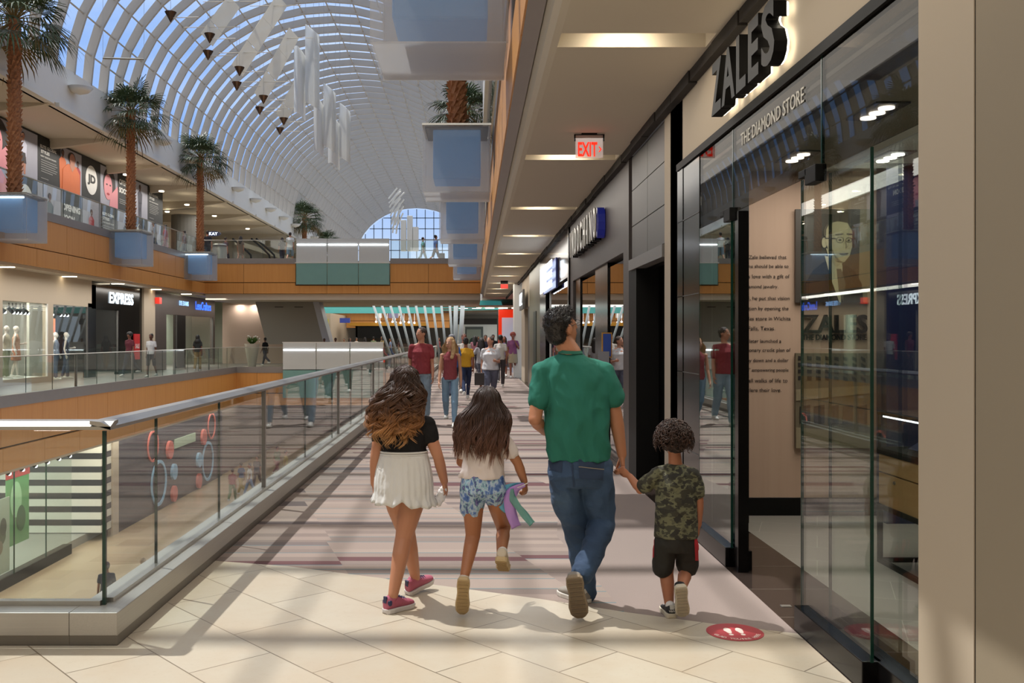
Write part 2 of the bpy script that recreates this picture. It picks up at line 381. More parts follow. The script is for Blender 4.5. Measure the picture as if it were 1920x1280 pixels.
M['brown'] = P('dark_brown_facade', '#453d3a', .45, sc=1); M['greyp'] = P('dark_grey_panel', '#55524f', .45, sc=1)
M['navy'] = P('navy_wall', '#1d2446', .3, var=.12, sc=2)
M['beige'] = m_wood('pale_oak_wall', '#c2a590', '#b0937e', .6, rough=.6)
M['oak'] = m_wood('oak_drawer', '#c59a66', '#b18652', .8, False, .5)
M['lamp'] = E('lamp_glow', '#fff0d2', 9); M['lampw'] = E('white_glow', '#f4f8ff', 5); M['sign'] = E('sign_white_glow', '#e8f6ff', 3.0)
M['red'] = E('exit_red_glow', '#ff2a1a', 1.6); M['blueglow'] = E('sign_blue_glow', '#3d6bff', 1.8)
M['teal'] = P('teal_panel', '#79a39c', .25, var=.04); M['whitep'] = P('white_frosted_panel', '#c9ccc9', .3, var=.03)
M['frost'] = frosted('frosted_acrylic', '#f4f4f4', .82, .25); M['frostb'] = frosted('white_frosted_acrylic', '#ececec', .42, .3); M['core'] = P('blue_core', '#3f739e', .5, var=.08, sc=1.2, emis='#3a74a4', es=.30)
M['ground'] = m_floor_tiles('ground_floor_stone', '#b59f82', '#a58c70', 1.2, 1.2, '#8f7b63', .25)
M['shoptile'] = m_floor_tiles('shop_floor_tile', '#a7a198', '#9d968c', .9, .45, '#c8c2b6', .3, math.radians(20))
M['upfloor'] = P('upper_floor_stone', '#a89c8a', .4)

# ---------------------------------------------------------------- floors
S = 'structure'
edge = [(-1.85, 6.76), (-1.3, 6.60), (-.9, 6.41), (-.2, 6.08), (.4, 5.78), (.9, 5.49), (1.35, 5.27), (1.75, 5.10)]
MB().prism([(-14, -6, 0), (5, -6, 0), (5, 3.0, 0), (1.75, 3.0, 0)] + [(x, y, 0) for x, y in edge[::-1]] + [(-1.85, 4.9, 0), (-14, 4.9, 0)], (0, 0, -.4)).obj('floor', M['tile'], kind=S)
MB().prism([(x, y, 0) for x, y in edge] + [(1.75, 50, 0), (-1.85, 50, 0)], (0, 0, -.4)).obj('floor', M['carpet'], kind=S)
MB().box(1.75, 2.27, 2, 8.34, -.4, 0).obj('floor', M['granite'], kind=S)
MB().box(2.27, 8, 2, 8.7, -.4, .0).obj('floor', M['shoptile'], kind=S)
MB().box(-22, -12.75, 4, 80, -2.0, 0).obj('floor', P('left_walkway_stone', '#6f675f', .35, sc=.5), kind=S)
MB().box(-12.7, -1.9, 50.3, 56, -2.0, -.005).obj('floor', M['upfloor'], kind=S)
MB().box(-22, 12, 75, 92, -2.0, -.01).obj('floor', M['upfloor'], kind=S)
MB().box(-1.85, 6, 50, 75, -.4, -.002).obj('floor', M['carpet'], kind=S)
MB().box(-30, 10, -6, 118, -6.4, -6.1).obj('floor', M['ground'], kind=S)
MB().box(-24, XU - .08, -5, 118, 4.1, 5.72).obj('floor', M['upfloor'], kind=S)
MB().box(XR + .2, 6, -5, 118, 4.1, 5.72).obj('floor', M['upfloor'], kind=S)
MB().box(XU, XR, 51.2, 62, 4.15, 5.72).obj('floor', M['upfloor'], kind=S)

# ---------------------------------------------------------------- wood clad edges
def fascia(a, b, zb, zm, zt, zg, step=2.45, first=None, name='trim', band=True):
    """clad slab edge from a to b (2d), outward side on the left of a->b; three bands"""
    a, b = V((*a, 0)), V((*b, 0)); d = (b - a); ln = d.length; d.normalize(); n = V((-d.y, d.x, 0))
    back = MB(); back.prism([a + V((0,0,zb+.02)), b + V((0,0,zb+.02)), b + V((0,0,zt)), a + V((0,0,zt))], n * .03); back.obj(name, M['joint'], kind=S)
    m = MB(); t = first if first is not None else 0; cuts = [0]
    while t < ln: 
        if t > .05: cuts.append(t)
        t += step
    cuts.append(ln)
    for t0, t1 in zip(cuts, cuts[1:]):
        for z0, z1, th in ((zb, zm - .02, .14), (zm + .02, zt, .08)):
            p0, p1 = a + d * (t0 + .008), a + d * (t1 - .008)
            m.prism([p0 + V((0,0,z0)), p1 + V((0,0,z0)), p1 + V((0,0,z1)), p0 + V((0,0,z1))], n * th)
    m.obj(name, M['wood'], kind=S)
    g = MB(); g.prism([a + V((0,0,zt)), b + V((0,0,zt)), b + V((0,0,zg)), a + V((0,0,zg))], n * .11); g.obj(name, M['grey'], kind=S)
UZ = (3.95, 4.54, 5.56, 5.85); LZ = (-2.0, -1.37, -.29, .03)
fascia((XU, 51), (XU, 14), *UZ, first=2.6)
fascia((XR + .14, 0), (XR + .14, 51), *UZ)
fascia((XR, 51.0), (-4.5, 51.0), *UZ, step=2.8); fascia((-9.6, 51.0), (XU, 51.0), *UZ, step=2.8)
fascia((-4.5, 51.0), (-9.6, 51.0), 3.95, 4.4, 4.42, 4.44, step=1.7)
fascia((XL, 50.2), (XL, 14), *LZ, first=.5)
fascia((-1.9, 50.2), (XL, 50.2), *LZ, step=2.4)
fascia((-1.9, 75), (-15, 75), 2.35, 2.9, 3.55, 3.6, step=3); fascia((-12, 75), (-15, 62), 2.35, 2.9, 3.55, 3.6, step=3)
fascia((XU, 118), (XU, 62), *UZ, step=3)
# soffits
MB().box(XU + .1, XR, 51.05, 62, 3.62, 3.94).obj('ceiling', M['soffit'], kind=S)
MB().box(-22, XU - .05, 4, 75, 3.86, 3.98).obj('ceiling', M['soffit'], kind=S)
MB().box(-20, XL - .04, 4, 60, -2.12, -2.0).obj('ceiling', M['soffit'], kind=S)
MB().box(-20, 8, 62, 92, 3.62, 3.7).obj('ceiling', M['soffit'], kind=S)
# teal ring of the far light well
m = MB(); pts = [(-6.5 + 8.6*math.cos(a), 66 + 3.2*math.sin(a)) for a in [2*PI*i/48 for i in range(48)]]
for (x0, y0), (x1, y1) in zip(pts, pts[1:] + pts[:1]): m.quad((x0, y0, 3.55), (x1, y1, 3.55), (x1*.98-.13, y1, 4.1), (x0*.98-.13, y0, 4.1))
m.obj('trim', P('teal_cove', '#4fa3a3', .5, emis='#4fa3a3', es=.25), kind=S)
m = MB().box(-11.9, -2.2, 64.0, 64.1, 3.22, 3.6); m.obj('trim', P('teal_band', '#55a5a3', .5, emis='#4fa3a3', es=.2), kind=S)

# our side: edge beam above the walkway, ceiling with lit slots
MB().prism([(XR + .015, -4, 3.925), (.50, -4, 3.91), (.50, -4, 3.945), (XR + .015, -4, 3.945)], (0, 54.9, 0)).obj('trim', M['grey'], kind=S)
MB().prism([(.50, -4, 3.97), (.53, -4, 3.80), (.57, -4, 3.76), (.62, -4, 3.75), (.62, -4, 4.1), (.50, -4, 4.1)], (0, 54.9, 0)).obj('trim', M['soffit'], kind=S)
slots = [2.55, 6.9, 11.35, 15.8, 20.1, 24.4, 28.8, 33.2, 37.6, 42, 46.4]
m = MB(); y0 = -4
for s in slots:
    m.box(.62, 1.84, y0, s - .22, 3.75, 4.0); m.box(1.72, 1.84, s - .22, s + .1, 3.75, 4.0); m.box(.62, 1.72, s - .22, s + .1, 3.87, 4.0); y0 = s + .1
m.box(.62, 1.84, y0, 50.9, 3.75, 4.0); m.obj('ceiling', M['soffit'], kind=S)
for i, s in enumerate(slots[1:]):
    MB().box(.94, 1.26, s - .10, s - .06, 3.84, 3.868).obj('slot_light', M['lamp'], label='lit ceiling slot lamp over the carpeted walkway' , cat='ceiling light', group='slot lamps along the walkway ceiling')
    area('slot_lamp', (1.1, s - .08, 3.83), .4, 2.2, (1, .86, .66), sy=.03, rot=(math.radians(28), 0, 0))
# dark uneven gap along the top of the shopfronts
m = MB()
for k in range(70):
    y = 2 + k * .7
    m.box(1.74 - R.uniform(0, .02), 1.80, y, y + .68, 3.66 - R.uniform(0, .015), 3.745)
m.obj('trim', P('dark_gap_trim', '#2b2622', .8, var=.4, sc=9), kind=S)

# ---------------------------------------------------------------- glazed barrel vault
CX, RA, ZS, RB = (XU + XR) / 2, (XR - XU) / 2, 11.2, 6.4
def va(t, k=0): return (CX - (RA + k) * math.cos(t), ZS + (RB + k) * math.sin(t))
NS = 18
m = MB(); y = -4.5
while y < 118:
    for i in range(NS):
        a0, a1 = PI * i / NS, PI * (i + 1) / NS
        (x0, z0), (x1, z1), (X0, Z0), (X1, Z1) = va(a0), va(a1), va(a0, .34), va(a1, .34)
        m.prism([(x0, y, z0), (x1, y, z1), (X1, y, Z1), (X0, y, Z0)], (0, .13, 0))
    y += 1.5
for i in range(1, NS):
    if i % 2 == 1 or True:
        x0, z0 = va(PI * i / NS, .12); X0, Z0 = va(PI * i / NS, .20)
        m.tube([(x0, -5, z0), (x0, 118, z0)], .035, 5)
vf = m.obj('ceiling', M['vault'], kind=S)
m = MB()
for i in range(NS):
    (x0, z0), (x1, z1) = va(PI * i / NS, .36), va(PI * (i + 1) / NS, .36)
    m.quad((x0, -5, z0), (x1, -5, z1), (x1, 118, z1), (x0, 118, z0))
m.obj('window_1', M['vglass'], kind=S)
# ring beams under the vault
for sx, x in ((-1, XU), (1, XR)):
    MB().box(min(x, x + sx*.5), max(x, x + sx*.5), -5, 118, 9.8, 11.25).obj('wall_left' if sx < 0 else 'wall_right', M['white'], kind=S)
m = MB()
for k in range(20):
    y = -3 + k * 6.0; m.box(XU - .02, XU + .12, y, y + 5.6, 9.66, 9.80)
m.obj('trim', M['white'], kind=S)
MB().box(-26, XU - .4, -5, 118, 9.8, 10.3).obj('ceiling', M['soffit'], kind=S)
m = MB()
for k in range(19):
    y0 = 3 + k * 6
    m.prism([(-25, y0, 9.8), (XU - .2, y0, 9.8), (XU - .5, y0, 9.72), (-17, y0, 9.45), (-19, y0, 9.3), (-25, y0, 9.2)], (0, .25, 0))
m.obj('ceiling', M['soffit'], kind=S)
MB().box(XR + .4, 8, -5, 118, 9.8, 10.3).obj('ceiling', M['soffit'], kind=S)
MB().box(5, 5.3, -5, 118, 4, 10).obj('wall_right', M['cream'], kind=S)
MB().box(-26, -25.6, -5, 118, 4, 10).obj('wall_left', M['cream'], kind=S)
MB().box(-26, 8, -5.4, -5, -6.4, 18).obj('wall_back', M['cream'], kind=S)
# arched end window
m = MB(); yE = 118
for k in range(-7, 8):
    x = CX + k * 1.07
    if abs(x - CX) < RA: m.box(x - .05, x + .05, yE, yE + .1, 3, ZS + RB * math.sqrt(1 - ((x - CX) / RA) ** 2))
for z in [5.7 + 1.35 * i for i in range(9)]:
    hw = RA * math.sqrt(max(0, 1 - max(0, (z - ZS) / RB) ** 2)); m.box(CX - hw, CX + hw, yE, yE + .1, z - .05, z + .05)
m.obj('window_2', P('mullion_grey', '#6f7d8d', .5), kind=S)
pane = [(CX - RA, 118.1, 4)] + [(CX - RA*math.cos(PI*i/20), 118.1, ZS + RB*math.sin(PI*i/20)) for i in range(21)] + [(CX + RA, 118.1, 4)]
MB().add(pane, [list(range(len(pane)))]).obj('window_3', M['vglass'], kind=S)
MB().box(XU - 12, XU, 118, 118.5, -6.4, 18).obj('wall_end', M['white'], kind=S); MB().box(XR, XR + 8, 118, 118.5, -6.4, 18).obj('wall_end', M['white'], kind=S)
MB().box(XU, XR, 118, 118.5, -6.4, 4.2).obj('wall_end', M['white'], kind=S)

# ---------------------------------------------------------------- glass railings
def railing(name, label, a, b, z0, zt, joints, posts=(), sl=.03, wd=.11, matr='steel', inward=1, ext=(0, 0), curb=False, thick=.014, group=None):
    a, b = V((*a, 0)), V((*b, 0)); d = (b - a); ln = d.length; d.normalize(); n = V((-d.y, d.x, 0)) * inward
    r = root(name, tuple(a + V((0, 0, z0))), label, 'railing', group)
    cuts = [0] + [j for j in joints if .1 < j < ln - .1] + [ln]
    for t0, t1 in zip(cuts, cuts[1:]):
        MB().prism([a + d*(t0+.006) + V((0,0,z0)), a + d*(t1-.006) + V((0,0,z0)), a + d*(t1-.006) + V((0,0,zt-.02)), a + d*(t0+.006) + V((0,0,zt-.02))], n * thick).obj('glass_panel', M['glass'], r)
    m = MB()
    for t in cuts[1:-1]: m.prism([a + d*(t-.005) + V((0,0,z0)), a + d*(t+.005) + V((0,0,z0)), a + d*(t+.005) + V((0,0,zt-.02)), a + d*(t-.005) + V((0,0,zt-.02))], n * (thick+.002))
    if cuts[1:-1]: m.obj('panel_edges', M['gedge'], r)
    for t in posts:
        p = a + d*t
        MB().prism([p - d*.05 + V((0,0,z0-.3)), p + d*.05 + V((0,0,z0-.3)), p + d*.05 + V((0,0,zt-.02)), p - d*.05 + V((0,0,zt-.02))], -n * .05).obj('post', M['grey'], r)
    p0 = a + n*(-wd*.4) - d*ext[0]; ln += ext[0] + ext[1]; q = [p0 + V((0,0,zt-.012)), p0 + n*wd + V((0,0,zt+sl-.012)), p0 + n*wd + V((0,0,zt+sl+.006)), p0 + n*wd*.5 + V((0,0,zt+sl*.5+.016)), p0 + V((0,0,zt+.006))]
    MB().prism(q, d*ln).obj('handrail', M[matr], r)
    return r
# near railing with its stainless curb
jj = [3469/(888-x) - 5.05 for x in (298, 415, 497, 575, 625, 660)] ; jj += [jj[-1] + 1.5*k for k in range(1, 17)]
r = railing('glass_railing', 'long glass railing with steel handrail beside the striped carpet', (-1.97, 5.05), (-1.97, 50.2), .17, 1.12, jj, posts=(), sl=.03, wd=.11, matr='steely', inward=1, ext=(.044, 0))
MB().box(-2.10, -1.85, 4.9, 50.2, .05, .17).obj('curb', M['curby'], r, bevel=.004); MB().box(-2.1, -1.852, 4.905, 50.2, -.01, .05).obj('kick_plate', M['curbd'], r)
MB().box(-1.995, -1.945, 5.1, 50, .17, .195).obj('glass_shoe', M['steely'], r)
for t in (3.82, 8.7, 13.5, 18.4): MB().box(-1.99, -1.955, 5.05+t-.02, 5.05+t+.02, .17, 1.1).obj('post', M['grey'], r)
r = railing('glass_railing', 'glass railing with bright handrail crossing the lower left corner', (-13, 5.05), (-1.97, 5.05), .17, 1.12, [2.6, 5.4, 8.2], sl=.03, wd=.11, inward=1, ext=(0, .044))
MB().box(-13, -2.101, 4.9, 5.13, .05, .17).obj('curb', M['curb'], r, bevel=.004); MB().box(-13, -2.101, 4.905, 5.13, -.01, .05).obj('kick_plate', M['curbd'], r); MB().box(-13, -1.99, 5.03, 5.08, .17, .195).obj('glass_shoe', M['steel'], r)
MB().box(-1.985, -1.967, 5.045, 5.063, .17, 1.1).obj('corner_edge', M['gedge'], r)
# railings across the atrium
railing('glass_railing', 'glass railing along the opposite lower walkway', (XL, 14), (XL, 50.2), .03, 1.07, [j*1.68 + 1.0 for j in range(22)], posts=[16.2 - 10.2, 16.2 - 5.1, 16.2, 21.2, 26.1, 31.4], inward=-1, wd=.08, sl=0)
railing('glass_railing', 'glass railing on the far lower bridge behind the white panels', (XL, 50.2), (-2.1, 50.2), .03, 1.07, [j*1.5 for j in range(1, 8)], inward=1, wd=.08, sl=0)
railing('glass_railing', 'glass railing along the upper left gallery under the posters', (XU, 14), (XU, 51), 5.85, 6.84, [j*1.6 + .4 for j in range(24)], posts=[9.9, 14.7, 19.6, 24.5, 29.4], inward=-1, wd=.08, sl=0)
railing('glass_railing', 'glass railing of the upper bridge left of the teal panels', (XU, 51), (-9.6, 51), 5.85, 6.84, [1.6, 3.2], inward=1, wd=.08, sl=0)
railing('glass_railing', 'glass railing of the upper bridge right of the teal panels', (-4.5, 51), (XR, 51), 5.85, 6.84, [1.7, 3.3], inward=1, wd=.08, sl=0)
railing('glass_railing', 'glass railing at the upper gallery edge over the walkway', (XR, 1), (XR, 51), 5.85, 6.84, [j*2.4 for j in range(1, 20)], inward=1, wd=.08, sl=0)

# teal and white panel screens on the bridges
r = root('panel_screen', (-7, 50.8, 4.4), 'large screen of white over teal glass panels on the upper bridge', 'panel screen')
r2 = root('panel_screen', (-7.4, 50.0, -1.4), 'white panel screen rising behind the railing on the lower bridge', 'panel screen')
for k in range(3):
    x0 = -9.55 + k*1.68; MB().box(x0+.02, x0+1.66, 50.72, 50.8, 5.62, 6.9).obj('white_panel', M['whitep'], r); MB().box(x0+.02, x0+1.66, 50.72, 50.8, 4.44, 5.58).obj('teal_panel', M['teal'], r)
    MB().box(x0+.06, x0+1.62, 50.69, 50.72, 6.54, 6.60).obj('light_strip', M['lampw'], r)
    x0 = -10.1 + k*1.78; MB().box(x0+.02, x0+1.76, 49.9, 49.98, -.1, 1.31).obj('white_panel', M['whitep'], r2); MB().box(x0+.02, x0+1.76, 49.9, 49.98, -1.6, -.14).obj('teal_panel', M['teal'], r2)
    MB().box(x0+.05, x0+1.72, 49.87, 49.9, .90, .96).obj('light_strip', M['lampw'], r2)
MB().box(-9.6, -4.48, 50.7, 50.82, 5.575, 5.625).obj('frame', M['white'], r); MB().box(-10.12, -4.74, 49.9, 50.0, 1.31, 1.35).obj('frame', M['white'], r2)

# ---------------------------------------------------------------- planter boxes and palms
SZ = 1.366
def planter(x, y, label, group, glow=False):
    """x,y: near left bottom corner"""
    r = root('hanging_planter', (x + SZ/2, y + SZ/2, 4.5), label, 'planter', group)
    z = 4.5
    m = MB(); t = .02
    m.box(x, x+SZ, y, y+t, z, z+SZ); m.box(x, x+t, y+t, y+SZ-t, z, z+SZ); m.box(x+SZ-t, x+SZ, y+t, y+SZ-t, z, z+SZ)
    m.obj('shell', M['frost'], r); MB().box(x+t, x+SZ-t, y+t, y+SZ-t, z, z+t).obj('bottom_panel', M['frostb'], r); MB().box(x, x+SZ, y+SZ-t, y+SZ, z, z+SZ).obj('back_panel', M['frostb'], r); i = .2
    MB().box(x+i, x+SZ-i, y+i, y+SZ-i, z+.30, z+SZ-.06).obj('core', M['core'], r, bevel=.03)
    MB().box(x+.05, x+SZ-.05, y+.05, y+SZ-.05, z+SZ-.07, z+SZ-.03).obj('soil', M['blackm'], r)
    m = MB(); 
    for a, b in (((x-.01, y-.01), (x+SZ+.01, y+.03)), ((x-.01, y+SZ-.03), (x+SZ+.01, y+SZ+.01)), ((x-.01, y+.03), (x+.03, y+SZ-.03)), ((x+SZ-.03, y+.03), (x+SZ+.01, y+SZ-.03))): m.box(a[0], b[0], a[1], b[1], z+SZ-.02, z+SZ+.02)
    m.obj('rim', M['steel'], r)
    if glow: MB().box(x+.12, x+SZ-.12, y+.06, y+.12, z+SZ-.14, z+SZ-.09).obj('light_strip', E('planter_glow', '#d8f0ff', 3.2), r)
    return r
def palm_trunk(h, r0):
    m = MB(); rr = random.Random(3); n = 14
    prof = []
    m.tube([(0, 0, 0), (0, 0, h*.5), (0, 0, h)], [r0*1.05, r0*.85, r0*.8], 12)
    rows = int(h / .13)
    for k in range(rows):
        z = h * k / rows; ra = r0 * (1.02 - .2 * k / rows)
        for j in range(9):
            a = 2*PI*(j + .5*(k % 2))/9 + rr.uniform(-.15, .15); c = V((math.cos(a), math.sin(a), 0)); u = V((-math.sin(a), math.cos(a), 0))
            wv = ra * .42; b0 = c*ra*.9 + V((0, 0, z)); tip = c*(ra*1.32 + rr.uniform(0, .03)) + V((0, 0, z + .15 + rr.uniform(-.02, .03)))
            m.add([b0 - u*wv, b0 + u*wv, b0 + V((0, 0, .13)) + u*wv*.8 + c*.02, tip, b0 + V((0, 0, .13)) - u*wv*.8 + c*.02], [(0, 1, 2, 3), (0, 3, 4), (2, 4, 3)])
    return m
def palm_crown(h, n=46, seed=5, ln=1.0):
    m = MB(); d = MB(); rr = random.Random(seed)
    for k in range(n):
        az = k * 2.39996 + rr.uniform(-.2, .2); el = math.radians(78 - 125 * (k / n) + rr.uniform(-8, 8)); pl = ln * rr.uniform(.45, .7) * (1 if k > 6 else .6)
        dirv = V((math.cos(az)*math.cos(el), math.sin(az)*math.cos(el), math.sin(el))); p0 = V((0, 0, h)) ; p1 = p0 + dirv*pl + V((0, 0, -.06))
        d.tube([p0, (p0+p1)/2 + V((0,0,.03)), p1], [.018, .014, .01], 4)
        side = dirv.cross(V((0, 0, 1))); side = side.normalized() if side.length > .1 else V((1, 0, 0)); up = side.cross(dirv)
        nb = 15; L_ = ln * rr.uniform(.62, .85); tgt = m if el > -.55 or rr.random() < .6 else d
        for j in range(nb):
            f = (j/(nb-1) - .5) * 2; an = f * 1.25; bd = (dirv*math.cos(an) + side*math.sin(an)).normalized(); l2 = L_ * (1 - .35*abs(f)) * rr.uniform(.85, 1.1)
            w0 = (side*math.cos(an) - dirv*math.sin(an)) * .028; dr = V((0, 0, -1)) * l2
            a = p1; b = p1 + bd*l2*.5 + up*.04 + dr*.06; c = p1 + bd*l2*.82 + dr*.2 + V((rr.uniform(-.03,.03), rr.uniform(-.03,.03), 0)); e = p1 + bd*l2*.98 + dr*.42
            tgt.add([a, b - w0, b + w0, c - w0*.7, c + w0*.7, e], [(0, 1, 2), (1, 3, 4, 2), (3, 5, 4)])
    return m, d
M['trunk'] = m_marks('palm_bark', [(0, '#7a5038'), (.5, '#a5714f'), (1, '#c4976f')], 14, False, rough=.9)
M['frond'] = m_marks('palm_leaf', [(0, '#2c3a22'), (.5, '#46553a'), (1, '#7f8a6c')], 9, False, rough=.45)
M['dead'] = m_marks('dry_palm_leaf', [(0, '#5a4526'), (1, '#8c7544')], 9, False, rough=.8)
pr = root('palm_tree', (0, 0, 0), 'x', 'palm tree')
palm_trunk(5.0, .17).obj('trunk', M['trunk'], pr); c1, c2 = palm_crown(5.0, ln=1.42, n=52)
c1.obj('crown', M['frond'], pr); c2.obj('dry_fronds', M['dead'], pr)
GP = 'frosted planter boxes hung along the gallery edges'
first = [pr]
def palm(x, y, label, s=1, rz=0):
    if first: o = first.pop(); o.location = (x, y, 5.80); o['label'] = label; o['group'] = 'palms in the hanging planters'; ORG[o.name] = V((x, y, 5.8))
    else: o = dup(pr, (x, y, 5.80), rz, label)
    o.rotation_euler = (0, 0, rz); o.scale = (s, s, s)
LB = [(27.9, 'frosted planter box cut by the left picture edge, lit blue inside', True, 'palm with a bushy crown at the far left', 1.08), (37.6, 'frosted planter box above the EXPRESS sign', False, 'palm standing in the planter above the EXPRESS sign', .98),
      (47.3, 'frosted planter box at the corner by the upper bridge, glowing along its top', True, 'palm in the corner planter beside the upper bridge', .98)]
for i, (y, lb, gl, pl, s) in enumerate(LB): planter(XU + .02, y, lb, GP, gl); palm(XU + .02 + SZ/2, y + SZ/2, pl, s, i*1.7)
RB_ = [(9.3, 'largest frosted planter box, nearest above the walkway'), (18.9, 'second frosted planter box with a palm trunk above it, from the camera'), (28.0, 'third frosted planter box from the camera on the right side'), (37.6, 'fourth frosted planter box from the camera on the right side'), (46.8, 'farthest frosted planter box beside the upper bridge wood band')]
for i, (y, lb) in enumerate(RB_): planter(XR - .02 - SZ, y, lb, GP)
for i, (y, lb) in enumerate([(18.9, 'palm whose scaly trunk shows between the two nearest right planters'), (37.6, 'palm crown peeking out behind the near trunk on the right')]): palm(XR - .02 - SZ/2, y + SZ/2, lb, .98 if i else 1.0, 2.5 + i)
for i, (x, y, lb, s) in enumerate([(568, 77, 'tallest of the three distant palms above the white panel screen', 1.12), (606, 88, 'middle of the three distant palms above the white panel screen', .95), (637, 99, 'smallest palm, rightmost of the distant three above the white panels', .78)]):
    planter(XU + .02, y, 'planter box under the ' + lb, GP); palm(Xa(x, y), y + .7, lb, s, 4 + i)

# ---------------------------------------------------------------- jewellery shop front and interior
def zbox(name, mat, x0, x1, y0, y1, z0, z1, parent=None, **k): return MB().box(x0, x1, y0, y1, z0, z1).obj(name, mat, parent, **k)
XS = 1.80
zbox('wall_right', M['cream'], XS, XS + .2, -2, 8.9, 3.12, 3.75, kind=S)
zbox('wall_right', M['cream'], XS, XS + .35, 3.397, 3.82, 0, 3.12, kind=S); zbox('wall_right', P('beige_wall_panel', '#8d806b', .7, sc=1, var=.03), XS + .003, XS + .35, -5, 3.39, 0, 3.75, kind=S)
zbox('trim', M['blackm'], XS + .004, XS + .3, 3.384, 3.400, 0, 3.75, kind=S)
zbox('wall_right', M['cream'], XS, XS + .2, 8.34, 8.9, 0, 3.12, kind=S)
m = MB().box(XS + .005, XS + .12, 7.55, 8.335, 0, 3.05); m.obj('wall_right', M['black'], kind=S)
m = MB()
for z in (.65, 1.3, 1.95, 2.6): m.box(XS, XS + .01, 7.55, 8.33, z, z + .006)
m.obj('trim', M['greyp'], kind=S)
r = root('transom_window', (XS, 6, 2.46), 'smoked glass transom above the jewellery shop doors', 'window')
zbox('frame', M['blackm'], XS - .01, XS + .06, 3.82, 8.34, 3.06, 3.12, r); zbox('frame_rail', M['black'], XS + .02, XS + .05, 3.82, 8.34, 2.93, 2.955, r)
for y0, y1 in ((3.83, 4.90), (4.92, 6.58), (6.60, 7.54)): zbox('glass_pane', M['darkglass'], XS + .01, XS + .022, y0, y1, 2.47, 3.06, r)
for y in (4.91, 6.59): zbox('joint', M['gedge'], XS + .008, XS + .024, y - .006, y + .006, 2.46, 3.06, r)
text('THE DIAMOND STORE', P('white_vinyl', '#d9d4c8', .6), r, (XS + .006, 5.77, 2.93), (0, -1, 0), (-1, 0, 0), w=1.22, h=.085, ext=.002)
zbox('wall_inner', M['blackm'], 2.27, 2.35, 3.4, 8.45, 3.09, 3.75, kind=S)
zbox('ceiling', P('shop_ceiling', '#c2c6bb', .8), 2.27, 7, 2, 8.6, 3.09, 3.2, kind=S)
zbox('ceiling', M['blackm'], XS + .2, 2.27, 3.4, 8.5, 3.7, 3.75, kind=S)
yb = 8.48
zbox('wall_back', M['beige'], Xa(1383, yb), Xa(1660, yb), yb, yb + .15, .16, 3.09, kind=S); zbox('baseboard_back', M['black'], Xa(1383, yb), Xa(1660, yb), yb - .01, yb + .1, 0, .155, kind=S)
zbox('wall_back', M['black'], XS, Xa(1383, yb), yb - .35, yb + .15, 0, 3.7, kind=S)
zbox('wall_back', M['navy'], Xa(1662, 8.1), 6, 8.1, 8.3, 0, 3.09, kind=S); zbox('wall_side', M['cream'], 6, 6.2, 2, 8.5, 0, 3.1, kind=S); zbox('wall_front', M['cream'], 2.2, 6, 2.0, 2.2, 0, 3.1, kind=S)
# lettering and pictures on the back wall
dk = P('dark_vinyl', '#3a2c26', .6)
tr = root('wall_text', (Xa(1430, yb), yb, 1.1), 'dark founder story lettering on the pale wood wall', 'lettering')
for s_, y in (('M. B. Zale believed that', 482), ('everyone should be able to', 500), ('express love with a gift of', 519), ('diamond jewelry.', 538), ('In 1924, he put that vision', 560), ('into action by opening the', 579), ('first Zales store in Wichita', 597), ('Falls, Texas.', 616), ('He later launched a', 639), ('revolutionary credit plan of', 657), ('"a penny down and a dollar', 676), ('a week," empowering people', 694), ('from all walks of life to', 713), ('declare their love.', 731)):
    text(s_, dk, tr, (Xa(1428, yb), yb - .004, Za(y, yb)), (1, 0, 0), (0, -1, 0), w=len(s_) * .0185, ext=.002)
def picture(name, label, cat, x0, x1, y0, y1, Y, back):
    p = root(name, (Xa(x0, Y), Y, Za(y1, Y)), label, cat); w_, h_ = Xa(x1, Y) - Xa(x0, Y), Za(y0, Y) - Za(y1, Y)
    MB().box(Xa(x0, Y), Xa(x1, Y), Y, Y + .03, Za(y1, Y), Za(y0, Y)).obj('panel', back, p)
    return Face((Xa(x0, Y), Y, Za(y1, Y)), (1, 0, 0), (0, 0, 1), w_, h_, p)
Yp = 8.43
F = picture('portrait', 'sepia portrait photo of a suited man in glasses on the shop wall', 'photograph', 1492, 1632, 392, 567, Yp, P('sepia_dark', '#474039', .35, var=.2, sc=3))
sep = P('sepia_mid', '#8c7f66', .5); sl = P('sepia_light', '#b5a987', .5); sd2 = P('sepia_black', '#1f1b1a', .5); sh = P('sepia_hair', '#5a5144', .5); slt = P('sepia_shirt', '#c6bc9c', .5)
F.poly('curtain', sep, [(.84, 0), (1, 0), (1, 1), (.86, 1)], .002); 
F.poly('suit', sd2, [(.05, 0), (.10, .18), (.22, .34), (.38, .44), (.62, .42), (.78, .34), (.88, .2), (.90, 0)], .004)
F.poly('shirt', slt, [(.38, .5), (.60, .46), (.62, .38), (.60, .0), (.58, 0), (.48, .22)], .008)
F.poly('tie', P('sepia_tie', '#6a6255', .5), [(.54, .36), (.60, .36), (.66, .2), (.62, .02), (.57, .12)], .012)
F.poly('neck', sl, [(.40, .58), (.66, .55), (.62, .42), (.54, .38), (.44, .46)], .010)
F.disc('hair', sh, .55, .75, .185, .12, .010); F.disc('ear', sl, .375, .64, .035, .055, .012)
F.poly('face', sl, [(.40 + 0, .78), (.44, .84), (.55, .87), (.68, .85), (.745, .76), (.745, .6), (.71, .5), (.64, .43), (.54, .44), (.44, .54), (.39, .64)], .015)
F.poly('brow', sh, [(.52, .715), (.62, .725), (.62, .74), (.52, .73)], .02); F.poly('brow', sh, [(.67, .725), (.74, .72), (.74, .735), (.67, .74)], .02)
